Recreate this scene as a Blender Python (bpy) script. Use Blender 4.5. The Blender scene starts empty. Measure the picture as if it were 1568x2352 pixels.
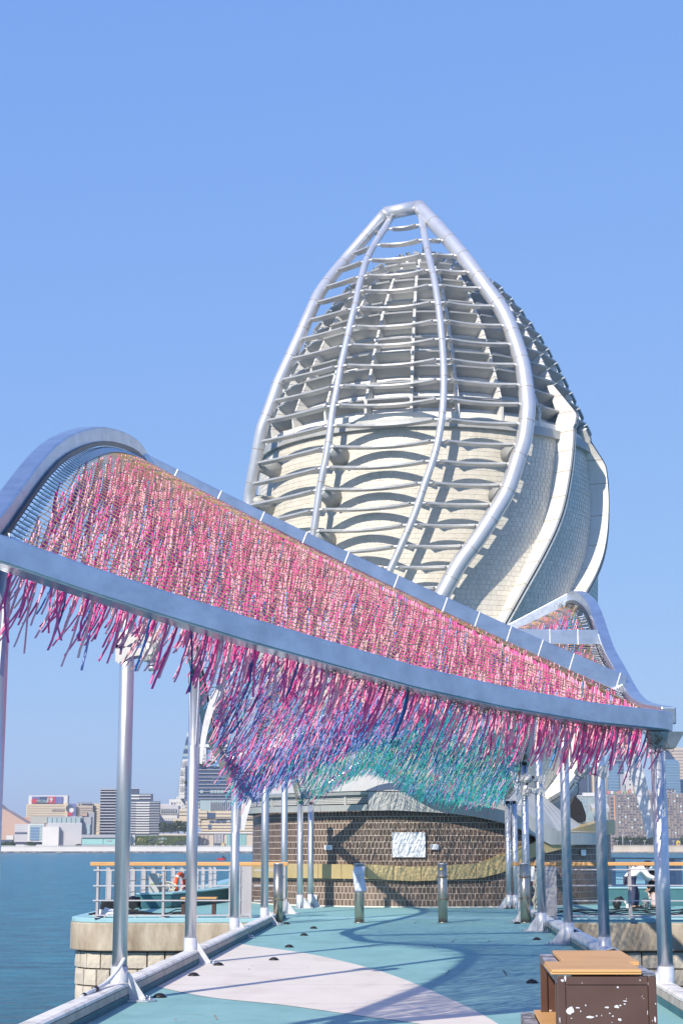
import bpy, bmesh, math, random
import numpy as np
from mathutils import Vector, Matrix
random.seed(7); rng = np.random.default_rng(7)
SC = bpy.context.scene
COL = SC.collection
R_ = math.radians

# ------------------------------------------------------------------ camera
FPX = 3900.0
TH = math.atan(772/3900)
cam = bpy.data.objects.new('camera', bpy.data.cameras.new('camera'))
COL.objects.link(cam)
cam.data.sensor_fit = 'VERTICAL'; cam.data.sensor_height = 36; cam.data.sensor_width = 24
cam.data.lens = 36*FPX/2352
cam.location = (0, 0, 1.5); cam.rotation_euler = (math.pi/2+TH, 0, 0)
cam.data.clip_start = 0.1; cam.data.clip_end = 20000
SC.camera = cam
# ------------------------------------------------------------------ light
SUN_EL = R_(34); SUN_AZ = R_(29)            # light travels 29 degrees right of straight ahead
w = bpy.data.worlds.new('World'); SC.world = w; w.use_nodes = True
nt = w.node_tree; bg = nt.nodes['Background']
sky = nt.nodes.new('ShaderNodeTexSky'); sky.sky_type = 'NISHITA'; sky.sun_disc = False
sky.sun_elevation = SUN_EL; sky.sun_rotation = math.pi+SUN_AZ
sky.air_density = 1.0; sky.dust_density = 0.0; sky.ozone_density = 5; sky.altitude = 0
bg.inputs[1].default_value = 0.13
sp = nt.nodes.new('ShaderNodeSeparateColor'); cb = nt.nodes.new('ShaderNodeCombineColor'); nt.links.new(sky.outputs[0], sp.inputs[0])
for i, (ex, k, T, m) in enumerate(((.42, 1.27, 9, .55), (.32, 1.98, 11, .55), (.10, 4.65, 13, .5))):      # evens out the blue of the dome, keeps the glare round the sun
    pw = nt.nodes.new('ShaderNodeMath'); pw.operation = 'POWER'; pw.inputs[1].default_value = ex; nt.links.new(sp.outputs[i], pw.inputs[0])
    ml = nt.nodes.new('ShaderNodeMath'); ml.operation = 'MULTIPLY'; ml.inputs[1].default_value = k; nt.links.new(pw.outputs[0], ml.inputs[0]); 
    sb = nt.nodes.new('ShaderNodeMath'); sb.operation = 'SUBTRACT'; sb.inputs[1].default_value = T; nt.links.new(sp.outputs[i], sb.inputs[0])
    mx = nt.nodes.new('ShaderNodeMath'); mx.operation = 'MAXIMUM'; mx.inputs[1].default_value = 0; nt.links.new(sb.outputs[0], mx.inputs[0])
    ma = nt.nodes.new('ShaderNodeMath'); ma.operation = 'MULTIPLY_ADD'; ma.inputs[1].default_value = m; nt.links.new(mx.outputs[0], ma.inputs[0]); nt.links.new(ml.outputs[0], ma.inputs[2])
    nt.links.new(ma.outputs[0], cb.inputs[i])
nt.links.new(cb.outputs[0], bg.inputs[0])
sl = bpy.data.lights.new('sun', 'SUN'); sl.energy = 4.6; sl.angle = R_(0.53); sl.color = (1, .895, .74)
so = bpy.data.objects.new('sun', sl); COL.objects.link(so)
ld = Vector((math.sin(SUN_AZ)*math.cos(SUN_EL), math.cos(SUN_AZ)*math.cos(SUN_EL), -math.sin(SUN_EL)))
so.rotation_euler = ld.to_track_quat('-Z', 'Y').to_euler(); so.location = (-20, -30, 40)
vs = SC.view_settings
vs.view_transform = 'Standard'; vs.look = 'None'; vs.exposure = 0.35; vs.gamma = 1; vs.use_curve_mapping = False

# ------------------------------------------------------------------ surveying: sight lines of the photograph to places in the world
cF = np.array([0, math.cos(TH), math.sin(TH)]); cU = np.array([0, -math.sin(TH), math.cos(TH)]); cR = np.array([1., 0, 0])
C0 = np.array([0, 0, 1.5])
def ray(u, v): return cF+cR*(u-784)/FPX-cU*(v-1176)/FPX
def yp(u, v, y): d = ray(u, v); return C0+d*(y/d[1])
def gp(u, v, z=0.0): d = ray(u, v); return C0+d*((z-1.5)/d[2])
def lp(u, v, a, b): d = ray(u, v); return C0+d*(a/(d[0]-b*d[1]))     # onto the upright plane x = a + b*y

# ------------------------------------------------------------------ mesh helpers
class MB:
    def __init__(s): s.v = []; s.f = []; s.m = []; s.sm = []
    def add(s, vs_, fs, m=0, smooth=False):
        o = len(s.v); s.v += [tuple(map(float, p)) for p in vs_]
        for q in fs: s.f.append(tuple(i+o for i in q)); s.m.append(m); s.sm.append(smooth)
    def box(s, x0, x1, y0, y1, z0, z1, m=0):
        s.add([(x0,y0,z0),(x1,y0,z0),(x1,y1,z0),(x0,y1,z0),(x0,y0,z1),(x1,y0,z1),(x1,y1,z1),(x0,y1,z1)],
              [(0,3,2,1),(4,5,6,7),(0,1,5,4),(1,2,6,5),(2,3,7,6),(3,0,4,7)], m)
    def obox(s, c, ax, ay, az, m=0):        # oriented box: centre and three half-axes
        c, ax, ay, az = (np.array(t, float) for t in (c, ax, ay, az))
        p = [c+i*ax+j*ay+k*az for k in (-1,1) for (i,j) in ((-1,-1),(1,-1),(1,1),(-1,1))]
        s.add(p, [(0,3,2,1),(4,5,6,7),(0,1,5,4),(1,2,6,5),(2,3,7,6),(3,0,4,7)], m)
    def prism(s, poly, d, m=0):             # polygon of 3d points pushed along d
        n = len(poly); d = np.array(d, float)
        a = [np.array(p, float) for p in poly]; s.add(a+[p+d for p in a],
            [tuple(range(n))[::-1], tuple(range(n, 2*n))]+[(i, (i+1) % n, n+(i+1) % n, n+i) for i in range(n)], m)
    def tube(s, path, r, n=8, m=0, caps=True, smooth=True):
        P = [np.array(p, float) for p in path]; k = len(P)
        rr = r if hasattr(r, '__len__') else [r]*k
        vs_ = []; ref = None
        for i in range(k):
            t = P[min(i+1, k-1)]-P[max(i-1, 0)]; t = t/(np.linalg.norm(t)+1e-12)
            if ref is None: ref = np.array([0, 0, 1.]) if abs(t[2]) < .9 else np.array([1., 0, 0])
            a = np.cross(t, ref); a /= np.linalg.norm(a)+1e-12; b = np.cross(a, t); ref = b
            for j in range(n):
                q = 2*math.pi*j/n; vs_.append(P[i]+rr[i]*(math.cos(q)*a+math.sin(q)*b))
        fs = [(i*n+j, i*n+(j+1) % n, (i+1)*n+(j+1) % n, (i+1)*n+j) for i in range(k-1) for j in range(n)]
        o = len(s.v); s.add(vs_, fs, m, smooth)
        if caps:
            s.f.append(tuple(o+j for j in range(n))[::-1]); s.m.append(m); s.sm.append(False)
            s.f.append(tuple(o+(k-1)*n+j for j in range(n))); s.m.append(m); s.sm.append(False)
    def sweep(s, path, wd, h, m=0, closed=False):   # box section, wd across (level), h in the upright plane of the path
        P = [np.array(p, float) for p in path]; k = len(P); vs_ = []
        for i in range(k):
            t = P[min(i+1, k-1)]-P[max(i-1, 0)]; t /= np.linalg.norm(t)
            sd = np.cross(t, [0, 0, 1.]); sd /= np.linalg.norm(sd); up = np.cross(sd, t)
            hh = h[i] if hasattr(h, '__len__') else h
            for a, b in ((-1,-1),(1,-1),(1,1),(-1,1)): vs_.append(P[i]+a*wd/2*sd+b*hh/2*up)
        fs = [(i*4+j, i*4+(j+1) % 4, i*4+4+(j+1) % 4, i*4+4+j) for i in range(k-1) for j in range(4)]
        s.add(vs_, fs+[(3,2,1,0), tuple((k-1)*4+j for j in range(4))], m)
    def grid(s, rows, m=0, smooth=True):
        k = len(rows[0]); vs_ = [p for r in rows for p in r]
        s.add(vs_, [(i*k+j, i*k+j+1, (i+1)*k+j+1, (i+1)*k+j) for i in range(len(rows)-1) for j in range(k-1)], m, smooth)
    def ribbon(s, lo, hi, nrm, th, m=0):    # thick strip between two polylines, nrm = list of outward normals
        k = len(lo); vs_ = []
        for i in range(k):
            n = np.array(nrm[i])*th
            a, b = np.array(lo[i], float), np.array(hi[i], float)
            vs_ += [a, b, b+n, a+n]
        fs = []
        for i in range(k-1):
            for j in range(4): fs.append((i*4+j, i*4+4+j, i*4+4+(j+1) % 4, i*4+(j+1) % 4))
        s.add(vs_, fs+[(0,1,2,3), tuple((k-1)*4+j for j in (3,2,1,0))], m)
    def mesh(s, name, mats):
        me = bpy.data.meshes.new(name); me.from_pydata(s.v, [], s.f)
        for mm in (mats if isinstance(mats, (list, tuple)) else [mats]): me.materials.append(mm)
        me.polygons.foreach_set('material_index', s.m); me.polygons.foreach_set('use_smooth', s.sm)
        me.update(); return me
    def build(s, name, mats, parent=None, local=False, bevel=0):
        me = s.mesh(name, mats)
        bm = bmesh.new(); bm.from_mesh(me); bmesh.ops.recalc_face_normals(bm, faces=bm.faces); bm.to_mesh(me); bm.free()
        return link(name, me, parent, local, bevel)
def wloc(o):
    l = Vector((0, 0, 0))
    while o is not None:
        l = l+o.location+(o.matrix_parent_inverse.translation if o.parent else Vector()); o = o.parent
    return l
def link(name, me, parent=None, local=False, bevel=0):
    o = bpy.data.objects.new(name, me); COL.objects.link(o)
    if parent is not None:
        o.parent = parent
        if not local: o.matrix_parent_inverse = Matrix.Translation(-wloc(parent))
    if bevel:
        b = o.modifiers.new('bevel', 'BEVEL'); b.width = bevel; b.segments = 2; b.limit_method = 'ANGLE'
    return o
def tag(o, label=None, cat=None, group=None, kind=None):
    if label: o['label'] = label
    if cat: o['category'] = cat
    if group: o['group'] = group
    if kind: o['kind'] = kind
    return o
def thing(name, label, cat, loc=(0, 0, 0), rz=0, group=None):
    o = bpy.data.objects.new(name, None); COL.objects.link(o); o.location = (tuple(map(float, loc))+(0.0,))[:3]; o.rotation_euler = (0, 0, rz)
    o.empty_display_size = .2
    return tag(o, label, cat, group)
def copy_tree(o, parent=None):
    c = o.copy(); COL.objects.link(c)
    if parent is not None: c.parent = parent
    for ch in list(o.children): copy_tree(ch, c)
    return c
def crom(pts, n=8):                          # Catmull-Rom through points
    P = [np.array(p, float) for p in pts]; P = [2*P[0]-P[1]]+P+[2*P[-1]-P[-2]]; out = []
    for i in range(1, len(P)-2):
        for k in range(n):
            t = k/n; a, b, c, d = P[i-1:i+3]
            out.append(.5*((2*b)+(c-a)*t+(2*a-5*b+4*c-d)*t*t+(3*b-a-3*c+d)*t**3))
    return out+[P[-2]]

# ------------------------------------------------------------------ materials
def mat(name, c, rough=.5, metal=0., c2=None, scale=6., lo=.35, hi=.65, bump=0., bscale=None, spec=None, detail=4, stretch=None, em=None, coord='Object'):
    m = bpy.data.materials.new(name); m.use_nodes = True; n = m.node_tree; b = n.nodes['Principled BSDF']
    b.inputs['Base Color'].default_value = (*c, 1); b.inputs['Roughness'].default_value = rough; b.inputs['Metallic'].default_value = metal
    if spec is not None: b.inputs['Specular IOR Level'].default_value = spec
    if em:
        b.inputs['Emission Color'].default_value = (*c, 1); b.inputs['Emission Strength'].default_value = em
    tc = n.nodes.new('ShaderNodeTexCoord'); out = tc.outputs[coord]
    if stretch:
        mp = n.nodes.new('ShaderNodeMapping'); mp.inputs['Scale'].default_value = stretch; n.links.new(out, mp.inputs[0]); out = mp.outputs[0]
    if c2 is not None:
        t = n.nodes.new('ShaderNodeTexNoise'); t.inputs['Scale'].default_value = scale; t.inputs['Detail'].default_value = detail; t.inputs['Roughness'].default_value = .6
        n.links.new(out, t.inputs['Vector'])
        r = n.nodes.new('ShaderNodeValToRGB'); r.color_ramp.elements[0].position = lo; r.color_ramp.elements[1].position = hi
        r.color_ramp.elements[0].color = (*c, 1); r.color_ramp.elements[1].color = (*c2, 1)
        n.links.new(t.outputs['Fac'], r.inputs[0]); n.links.new(r.outputs[0], b.inputs['Base Color'])
    if bump:
        t2 = n.nodes.new('ShaderNodeTexNoise'); t2.inputs['Scale'].default_value = bscale or scale; t2.inputs['Detail'].default_value = 5
        n.links.new(out, t2.inputs['Vector']); bp = n.nodes.new('ShaderNodeBump'); bp.inputs['Strength'].default_value = bump; bp.inputs['Distance'].default_value = .02
        n.links.new(t2.outputs['Fac'], bp.inputs['Height']); n.links.new(bp.outputs[0], b.inputs['Normal'])
    return m
def shades(m, amount):                        # each object of this material a little lighter or darker
    n = m.node_tree; b = n.nodes['Principled BSDF']; s = b.inputs['Base Color']
    oi = n.nodes.new('ShaderNodeObjectInfo'); mr = n.nodes.new('ShaderNodeMapRange'); mr.inputs[3].default_value = 1-amount; mr.inputs[4].default_value = 1+amount
    n.links.new(oi.outputs['Random'], mr.inputs[0]); hs = n.nodes.new('ShaderNodeHueSaturation'); n.links.new(mr.outputs[0], hs.inputs['Value'])
    if s.links: src = s.links[0].from_socket; n.links.new(src, hs.inputs['Color'])
    else: hs.inputs['Color'].default_value = s.default_value
    n.links.new(hs.outputs[0], s); return m
def island(m, amount):                        # each loose piece of one mesh a little lighter or darker
    n = m.node_tree; b = n.nodes['Principled BSDF']; s = b.inputs['Base Color']
    g = n.nodes.new('ShaderNodeNewGeometry'); mr = n.nodes.new('ShaderNodeMapRange'); mr.inputs[3].default_value = 1-amount; mr.inputs[4].default_value = 1+amount
    n.links.new(g.outputs['Random Per Island'], mr.inputs[0]); hs = n.nodes.new('ShaderNodeHueSaturation'); n.links.new(mr.outputs[0], hs.inputs['Value'])
    if s.links: n.links.new(s.links[0].from_socket, hs.inputs['Color'])
    else: hs.inputs['Color'].default_value = s.default_value
    n.links.new(hs.outputs[0], s); return m

def dirt(m, scale, lo, hi, k, stretch=(1, 1, 1), tint=(.5, .45, .38)):      # worn and dirty patches over the base colour
    n = m.node_tree; b = n.nodes['Principled BSDF']; s = b.inputs['Base Color']; tc = n.nodes.new('ShaderNodeTexCoord'); mp = n.nodes.new('ShaderNodeMapping'); mp.inputs['Scale'].default_value = stretch
    n.links.new(tc.outputs['Object'], mp.inputs[0]); t = n.nodes.new('ShaderNodeTexNoise'); t.inputs['Scale'].default_value = scale; t.inputs['Detail'].default_value = 9; t.inputs['Roughness'].default_value = .68; n.links.new(mp.outputs[0], t.inputs['Vector'])
    r = n.nodes.new('ShaderNodeMapRange'); r.inputs[1].default_value = lo; r.inputs[2].default_value = hi; r.inputs[4].default_value = k; n.links.new(t.outputs['Fac'], r.inputs[0])
    x = n.nodes.new('ShaderNodeMixRGB'); x.blend_type = 'MULTIPLY'; x.inputs[2].default_value = (*tint, 1); n.links.new(r.outputs[0], x.inputs[0])
    if s.links: n.links.new(s.links[0].from_socket, x.inputs[1])
    else: x.inputs[1].default_value = s.default_value
    n.links.new(x.outputs[0], s); return m
M = {}
M['galv'] = mat('galvanised_steel', (.52,.54,.58), .38, .85, (.72,.74,.78), 9, .3, .7, .12, 30, stretch=(1,1,.12))
M['galv_plate'] = mat('galvanised_plate', (.52,.55,.6), .45, .85, (.68,.7,.75), 14, .3, .7, .05, 40)
M['beam'] = dirt(mat('beam_steel', (.50,.54,.60), .3, .9, (.68,.72,.78), 4, .3, .7, .10, 11, detail=8), 2.5, .5, .8, .6, (1, 1, 3), (.62,.62,.62))
M['zinc_paint'] = mat('zinc_paint', (.62,.64,.68), .45, .35, (.72,.74,.78), 10)
M['tube_paint'] = mat('silver_tube_paint', (.60,.61,.64), .34, .55, (.66,.67,.70), 2)
M['joint'] = mat('tube_joint_rust', (.34,.27,.2), .7)
M['slat'] = mat('slat_aluminium', (.44,.45,.46), .4, .3, (.50,.51,.52), 3)
M['blade'] = mat('louvre_grey', (.38,.40,.405), .5, .1, (.44,.46,.465), 2)
M['rib'] = mat('rib_white', (.70,.70,.69), .5)
M['panel_white'] = mat('inner_panel_white', (.74,.74,.75), .35)
M['grey_trim'] = mat('grey_trim', (.45,.46,.46), .5)
M['shell_tile'] = island(shades(mat('cream_tile', (.60,.575,.515), .5, 0, (.655,.63,.57), 3), .05), .06)
M['shell_joint'] = mat('tile_joint', (.78,.76,.70), .8)
M['fin'] = mat('fin_white', (.70,.685,.64), .45, 0, (.75,.73,.69), 1.5)
M['fin_edge'] = mat('fin_edge_dark', (.03,.03,.03), .5)
M['fascia'] = mat('fascia_panel', (.40,.415,.42), .5, .1, (.45,.465,.47), 2)
M['brown_tile'] = island(shades(mat('brown_tile', (.125,.088,.073), .38, 0, (.17,.12,.10), 9, .35, .7, .04, 30), .22), .25)
M['grout'] = mat('pale_grout', (.74,.69,.62), .9)
M['gold'] = mat('gold_band', (.46,.36,.185), .4, .15, (.51,.41,.22), 1.5)
M['teal_deck'] = mat('teal_deck_paint', (.195,.40,.405), .75, 0, (.25,.47,.47), 2.2, .3, .7, .25, 60, detail=9)
M['pink_white'] = mat('pinkish_white_paint', (.69,.64,.57), .75, 0, (.75,.695,.625), 1.5, .3, .7, .2, 60)
M['teal_dark'] = mat('teal_wall_paint', (.035,.125,.155), .7, 0, (.05,.16,.19), 3)
M['teal_light'] = mat('teal_coping_paint', (.26,.47,.54), .75, 0, (.33,.54,.6), 2)
M['kerb'] = mat('kerb_white', (.66,.645,.61), .8, 0, (.78,.77,.75), 5, .3, .6, .2, 25)
M['kerb_rub'] = mat('kerb_rubber', (.36,.33,.28), .8, 0, (.5,.47,.42), 7)
M['concrete'] = mat('coping_concrete', (.34,.285,.215), .9, 0, (.52,.46,.375), 2.2, .35, .7, .25, 30, stretch=(1,1,.5))
M['stone'] = shades(mat('granite_block', (.42,.375,.31), .9, 0, (.70,.645,.56), 26, .3, .72, .8, 22), .12)
M['mortar'] = mat('mortar_dark', (.19,.165,.135), .95)
M['wood'] = mat('orange_wood', (.60,.33,.125), .55, 0, (.66,.38,.16), 5, .3, .7, .04, 20, stretch=(.3,1,1))
M['wood_grey'] = mat('weathered_wood', (.27,.2,.16), .7, 0, (.33,.25,.2), 8)
M['post'] = mat('rail_post_grey', (.42,.41,.44), .45, .25, (.48,.47,.5), 4)
M['rail'] = mat('rail_bar_grey', (.55,.54,.57), .4, .3)
M['stainless'] = mat('brushed_stainless', (.47,.42,.34), .3, .95, (.56,.51,.43), 60, .3, .7, stretch=(1,1,.02))
M['chain'] = mat('tarnished_chain', (.34,.30,.24), .45, .8)
M['brown_paint'] = None
M['black'] = mat('black_rubber', (.012,.012,.014), .5)
M['blackp'] = mat('black_plastic', (.02,.02,.025), .35)
M['paper'] = mat('paper_white', (.74,.76,.80), .7)
M['print'] = mat('print_grey', (.35,.38,.48), .8)
M['white_paint'] = mat('white_paint', (.78,.78,.78), .5)
M['lamp_grey'] = mat('lamp_housing', (.58,.58,.57), .4, .25, (.64,.64,.63), 8)
M['lens'] = mat('lamp_lens', (.55,.56,.58), .15, .8)
M['orange'] = mat('lifebuoy_orange', (.78,.10,.03), .55)
M['rope_cream'] = mat('cream_rope', (.62,.56,.44), .9)
M['cord'] = mat('ochre_cord', (.36,.235,.095), .75, 0, (.5,.36,.18), 8)
M['wire'] = mat('net_wire', (.45,.42,.36), .45, .6)
M['link'] = mat('net_link', (.72,.73,.75), .35, .7)
M['nest'] = mat('coiled_wire', (.23,.18,.10), .7)
PAL = dict(hot=(.82,.13,.37), light=(.87,.42,.55), magenta=(.70,.06,.30), salmon=(.87,.52,.53), blue=(.07,.26,.60), navy=(.035,.09,.28), peri=(.28,.37,.72),
           lavender=(.42,.38,.72), teal=(.015,.33,.32), green=(.02,.41,.31), aqua=(.05,.42,.50), purple=(.22,.07,.36))
PN = list(PAL); PM = [mat('rope_'+k, PAL[k], .6) for k in PN]

for k_, a_ in dict(teal_deck=(1.1, .5, .78, .55, (1, .5, 1), (.55,.6,.6)), pink_white=(1.3, .5, .78, .5, (1, .5, 1), (.66,.6,.56)), kerb=(3.5, .48, .7, .8, (1, 1, 2), (.45,.42,.37)), concrete=(3.0, .46, .7, .8, (1, 1, .25), (.5,.45,.38)),
                   gold=(1.5, .5, .75, .5, (1, 1, .3), (.6,.55,.45)), fascia=(1.6, .48, .74, .5, (1, 1, .25), (.66,.66,.64)), fin=(1.2, .5, .75, .5, (1, 1, .3), (.72,.68,.6)), shell_tile=(.9, .5, .75, .4, (1, 1, .2), (.75,.72,.66)), tube_paint=(1.1, .5, .75, .5, (1, 1, .4), (.72,.7,.66)),
                   wood=(6, .5, .75, .5, (.3, 1, 1), (.6,.5,.4)), teal_light=(2, .5, .75, .6, (1, 1, .5), (.55,.6,.6)), zinc_paint=(6, .5, .75, .5, (1, 1, .4), (.65,.62,.58))).items(): dirt(M[k_], *a_)
# chipped brown paint
def chip_mat():
    m = mat('chipped_brown_paint', (.082,.042,.034), .35, 0, (.10,.055,.045), 3); n = m.node_tree; b = n.nodes['Principled BSDF']
    tc = n.nodes.new('ShaderNodeTexCoord'); t = n.nodes.new('ShaderNodeTexNoise'); t.inputs['Scale'].default_value = 10; t.inputs['Detail'].default_value = 6; t.inputs['Roughness'].default_value = .6
    n.links.new(tc.outputs['Object'], t.inputs['Vector'])
    r = n.nodes.new('ShaderNodeValToRGB'); r.color_ramp.elements[0].position = .70; r.color_ramp.elements[1].position = .706
    n.links.new(t.outputs['Fac'], r.inputs[0]); mx = n.nodes.new('ShaderNodeMixRGB'); n.links.new(r.outputs[0], mx.inputs[0])
    n.links.new(b.inputs['Base Color'].links[0].from_socket, mx.inputs[1]); mx.inputs[2].default_value = (.72,.72,.78,1)
    n.links.new(mx.outputs[0], b.inputs['Base Color']); return m
M['brown_paint'] = chip_mat()
def scuff_mat():
    m = mat('scuffed_grey_metal', (.13,.13,.15), .6, .2, (.42,.43,.47), 9, .42, .58); return m
M['scuff'] = scuff_mat()

def water_mat():
    m = bpy.data.materials.new('sea_water'); m.use_nodes = True; n = m.node_tree; b = n.nodes['Principled BSDF']
    b.inputs['Roughness'].default_value = .2; b.inputs['IOR'].default_value = 1.33; b.inputs['Specular IOR Level'].default_value = .13
    tc = n.nodes.new('ShaderNodeTexCoord')
    mp = n.nodes.new('ShaderNodeMapping'); mp.inputs['Scale'].default_value = (.55, .8, 1); mp.inputs['Rotation'].default_value = (0, 0, .25); n.links.new(tc.outputs['Object'], mp.inputs[0])
    t = n.nodes.new('ShaderNodeTexNoise'); t.inputs['Scale'].default_value = 1.0; t.inputs['Detail'].default_value = 9; t.inputs['Roughness'].default_value = .62; n.links.new(mp.outputs[0], t.inputs['Vector'])
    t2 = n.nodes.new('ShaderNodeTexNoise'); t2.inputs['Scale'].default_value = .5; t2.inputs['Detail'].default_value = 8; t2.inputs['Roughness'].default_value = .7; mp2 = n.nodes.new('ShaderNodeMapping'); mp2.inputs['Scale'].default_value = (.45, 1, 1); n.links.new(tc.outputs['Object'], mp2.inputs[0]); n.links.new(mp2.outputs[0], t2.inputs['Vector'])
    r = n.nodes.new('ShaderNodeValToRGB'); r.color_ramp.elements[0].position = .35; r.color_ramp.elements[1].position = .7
    r.color_ramp.elements[0].color = (.002,.075,.135,1); r.color_ramp.elements[1].color = (.022,.27,.37,1); n.links.new(t2.outputs['Fac'], r.inputs[0]); n.links.new(r.outputs[0], b.inputs['Base Color'])  # light and dark of the ripples painted into the base colour by noise
    bp = n.nodes.new('ShaderNodeBump'); bp.inputs['Strength'].default_value = 1; bp.inputs['Distance'].default_value = 1.3
    n.links.new(t.outputs['Fac'], bp.inputs['Height']); n.links.new(bp.outputs[0], b.inputs['Normal']); return m

# ------------------------------------------------------------------ setting: water, far shore land
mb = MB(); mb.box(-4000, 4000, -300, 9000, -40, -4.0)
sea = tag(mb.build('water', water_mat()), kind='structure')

# ------------------------------------------------------------------ setting: breakwater platform
YF = float(gp(165, 2109)[1])                  # front face of the platform
XL = -6.06; XR = 15.0
def plat_outline(inset=0.0, y_end=115.0):
    r = 1.1-inset if inset < 1 else .1
    x0, y0, x1 = XL+inset, YF+inset, XR-inset
    pts = [(x0+.55, y_end)]
    for k in range(7):
        a = math.pi+math.pi/2*k/6; pts.append((x0+r+r*math.cos(a), y0+r+r*math.sin(a)))
    for k in range(7):
        a = 1.5*math.pi+math.pi/2*k/6; pts.append((x1-r+r*math.cos(a), y0+r+r*math.sin(a)))
    pts.append((x1-.5, y_end)); return pts
def slab(mb, outline, z0, z1, m=0): mb.prism([(x, y, z0) for x, y in outline], (0, 0, z1-z0), m)
mb = MB(); slab(mb, plat_outline(.2), -6, -.70)
plat = tag(mb.build('breakwater', M['mortar']), kind='structure')
mb = MB(); slab(mb, plat_outline(0), -.70, -.105); mb.build('coping', M['concrete'], plat, bevel=.03)
mb = MB(); slab(mb, plat_outline(.025), -.1045, 0.0)
mb.build('platform_floor', M['teal_light'], plat, bevel=.02)
mb = MB(); slab(mb, plat_outline(.62), 0.0005, .004); mb.build('painted_floor', M['teal_deck'], plat)
# granite blocks, laid one by one round the front
def block_mesh(i):
    r = random.Random(i); mb_ = MB()
    nx, nz = 4, 3; j = .012
    vs_ = []; fs = []
    for b_ in range(nz+1):
        for a in range(nx+1):
            e = a in (0, nx) or b_ in (0, nz)
            vs_.append((a/nx-.5, -(.0 if e else .014)+r.uniform(-j, j)*.7, b_/nz-.5))
    k = nx+1
    for b_ in range(nz):
        for a in range(nx): fs.append((b_*k+a, b_*k+a+1, (b_+1)*k+a+1, (b_+1)*k+a))
    o = len(vs_); ring = [a for a in range(k)]+[b_*k+nx for b_ in range(1, nz+1)]+[nz*k+a for a in range(nx-1, -1, -1)]+[b_*k for b_ in range(nz-1, 0, -1)]
    vs_ += [(vs_[q][0], .3, vs_[q][2]) for q in ring]
    for q in range(len(ring)): fs.append((ring[q], o+q, o+(q+1) % len(ring), ring[(q+1) % len(ring)]))
    mb_.add(vs_, fs); return mb_.mesh('stone_block', M['stone'])
BM = [block_mesh(i) for i in range(8)]
def lay_blocks(path, z_top, rows, rh, avg):
    seg = [(np.array(path[i]), np.array(path[i+1])) for i in range(len(path)-1)]
    L = [np.linalg.norm(b-a) for a, b in seg]; tot = sum(L)
    def at(s):
        for (a, b), l in zip(seg, L):
            if s <= l: return a+(b-a)*s/l, (b-a)/l
            s -= l
        a, b = seg[-1]; return b, (b-a)/L[-1]
    for r in range(rows):
        s = -random.uniform(0, avg) if r else 0
        while s < tot:
            wd = avg*random.uniform(.75, 1.3); c, t = at(min(max(s+wd/2, 0), tot))
            o = bpy.data.objects.new('stone_block', random.choice(BM)); COL.objects.link(o); o.parent = plat
            o.location = (c[0], c[1], z_top-rh*(r+.5)); o.rotation_euler = (0, 0, math.atan2(t[1], t[0]))
            o.scale = (wd-.035, 1, rh-.035); s += wd
pl = plat_outline(.15)
lay_blocks([(pl[1][0], pl[1][1]+1.2)]+pl[1:8]+[(-1.0, pl[7][1])], -.72, 6, .365, .36)
lay_blocks([(3.6, pl[7][1]), (9.4, pl[7][1])], -.72, 5, .365, .38)

# ------------------------------------------------------------------ setting: walkway deck
dA, dB = -2.24-.044*15, .044                   # left edge x = dA + dB*y
eA, eB = 3.02-.046*15, .046                    # right edge
lx = lambda y: dA+dB*y
rx = lambda y: eA+eB*y
DY0, DY1 = -4.0, YF-.06
mb = MB(); mb.prism([(lx(DY0)-.3, DY0, -.35), (rx(DY0)+.3, DY0, -.35), (rx(DY1)+.3, DY1, -.35), (lx(DY1)-.3, DY1, -.35)], (0, 0, .35))
for yy in np.arange(0, 34, 5.5):
    for xx in (lx(yy)+.6, rx(yy)-.6): mb.tube([(xx, yy, -6), (xx, yy, -.35)], .3, 14, 1)
deck = tag(mb.build('walkway_deck', [M['teal_deck'], M['mortar']]), kind='structure')
def kerb(nm, fx, sgn):
    n = 14; ys = np.linspace(DY0, DY1, n+1)
    for i in range(n):
        a, b = ys[i]+.006, ys[i+1]-.006; mb = MB()
        def q(y, o, z): return (fx(y)+sgn*o, y, z)
        mb.prism([q(a, .0, 0.001), q(a, .2, 0.001), q(a, .2, .165), q(a, .15, .185), q(a, .03, .185), q(a, 0, .17), q(a, 0, .145), q(a, .02, .14), q(a, .02, .07)],
                 np.array(q(b, 0, 0))-np.array(q(a, 0, 0)), 0)
        mb.prism([q(a, -.004, .072), q(a, .018, .072), q(a, .018, .138), q(a, -.004, .138)], np.array(q(b, 0, 0))-np.array(q(a, 0, 0)), 1)
        mb.prism([q(a, -.012, .001), q(a, -.0005, .001), q(a, -.0005, .068), q(a, -.012, .068)], np.array(q(b, 0, 0))-np.array(q(a, 0, 0)), 2)
        mb.build('kerb_section', [M['kerb'], M['kerb_rub'], M['teal_dark']], deck)
kerb('kerb', lx, -1); kerb('kerb', rx, 1)
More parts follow.
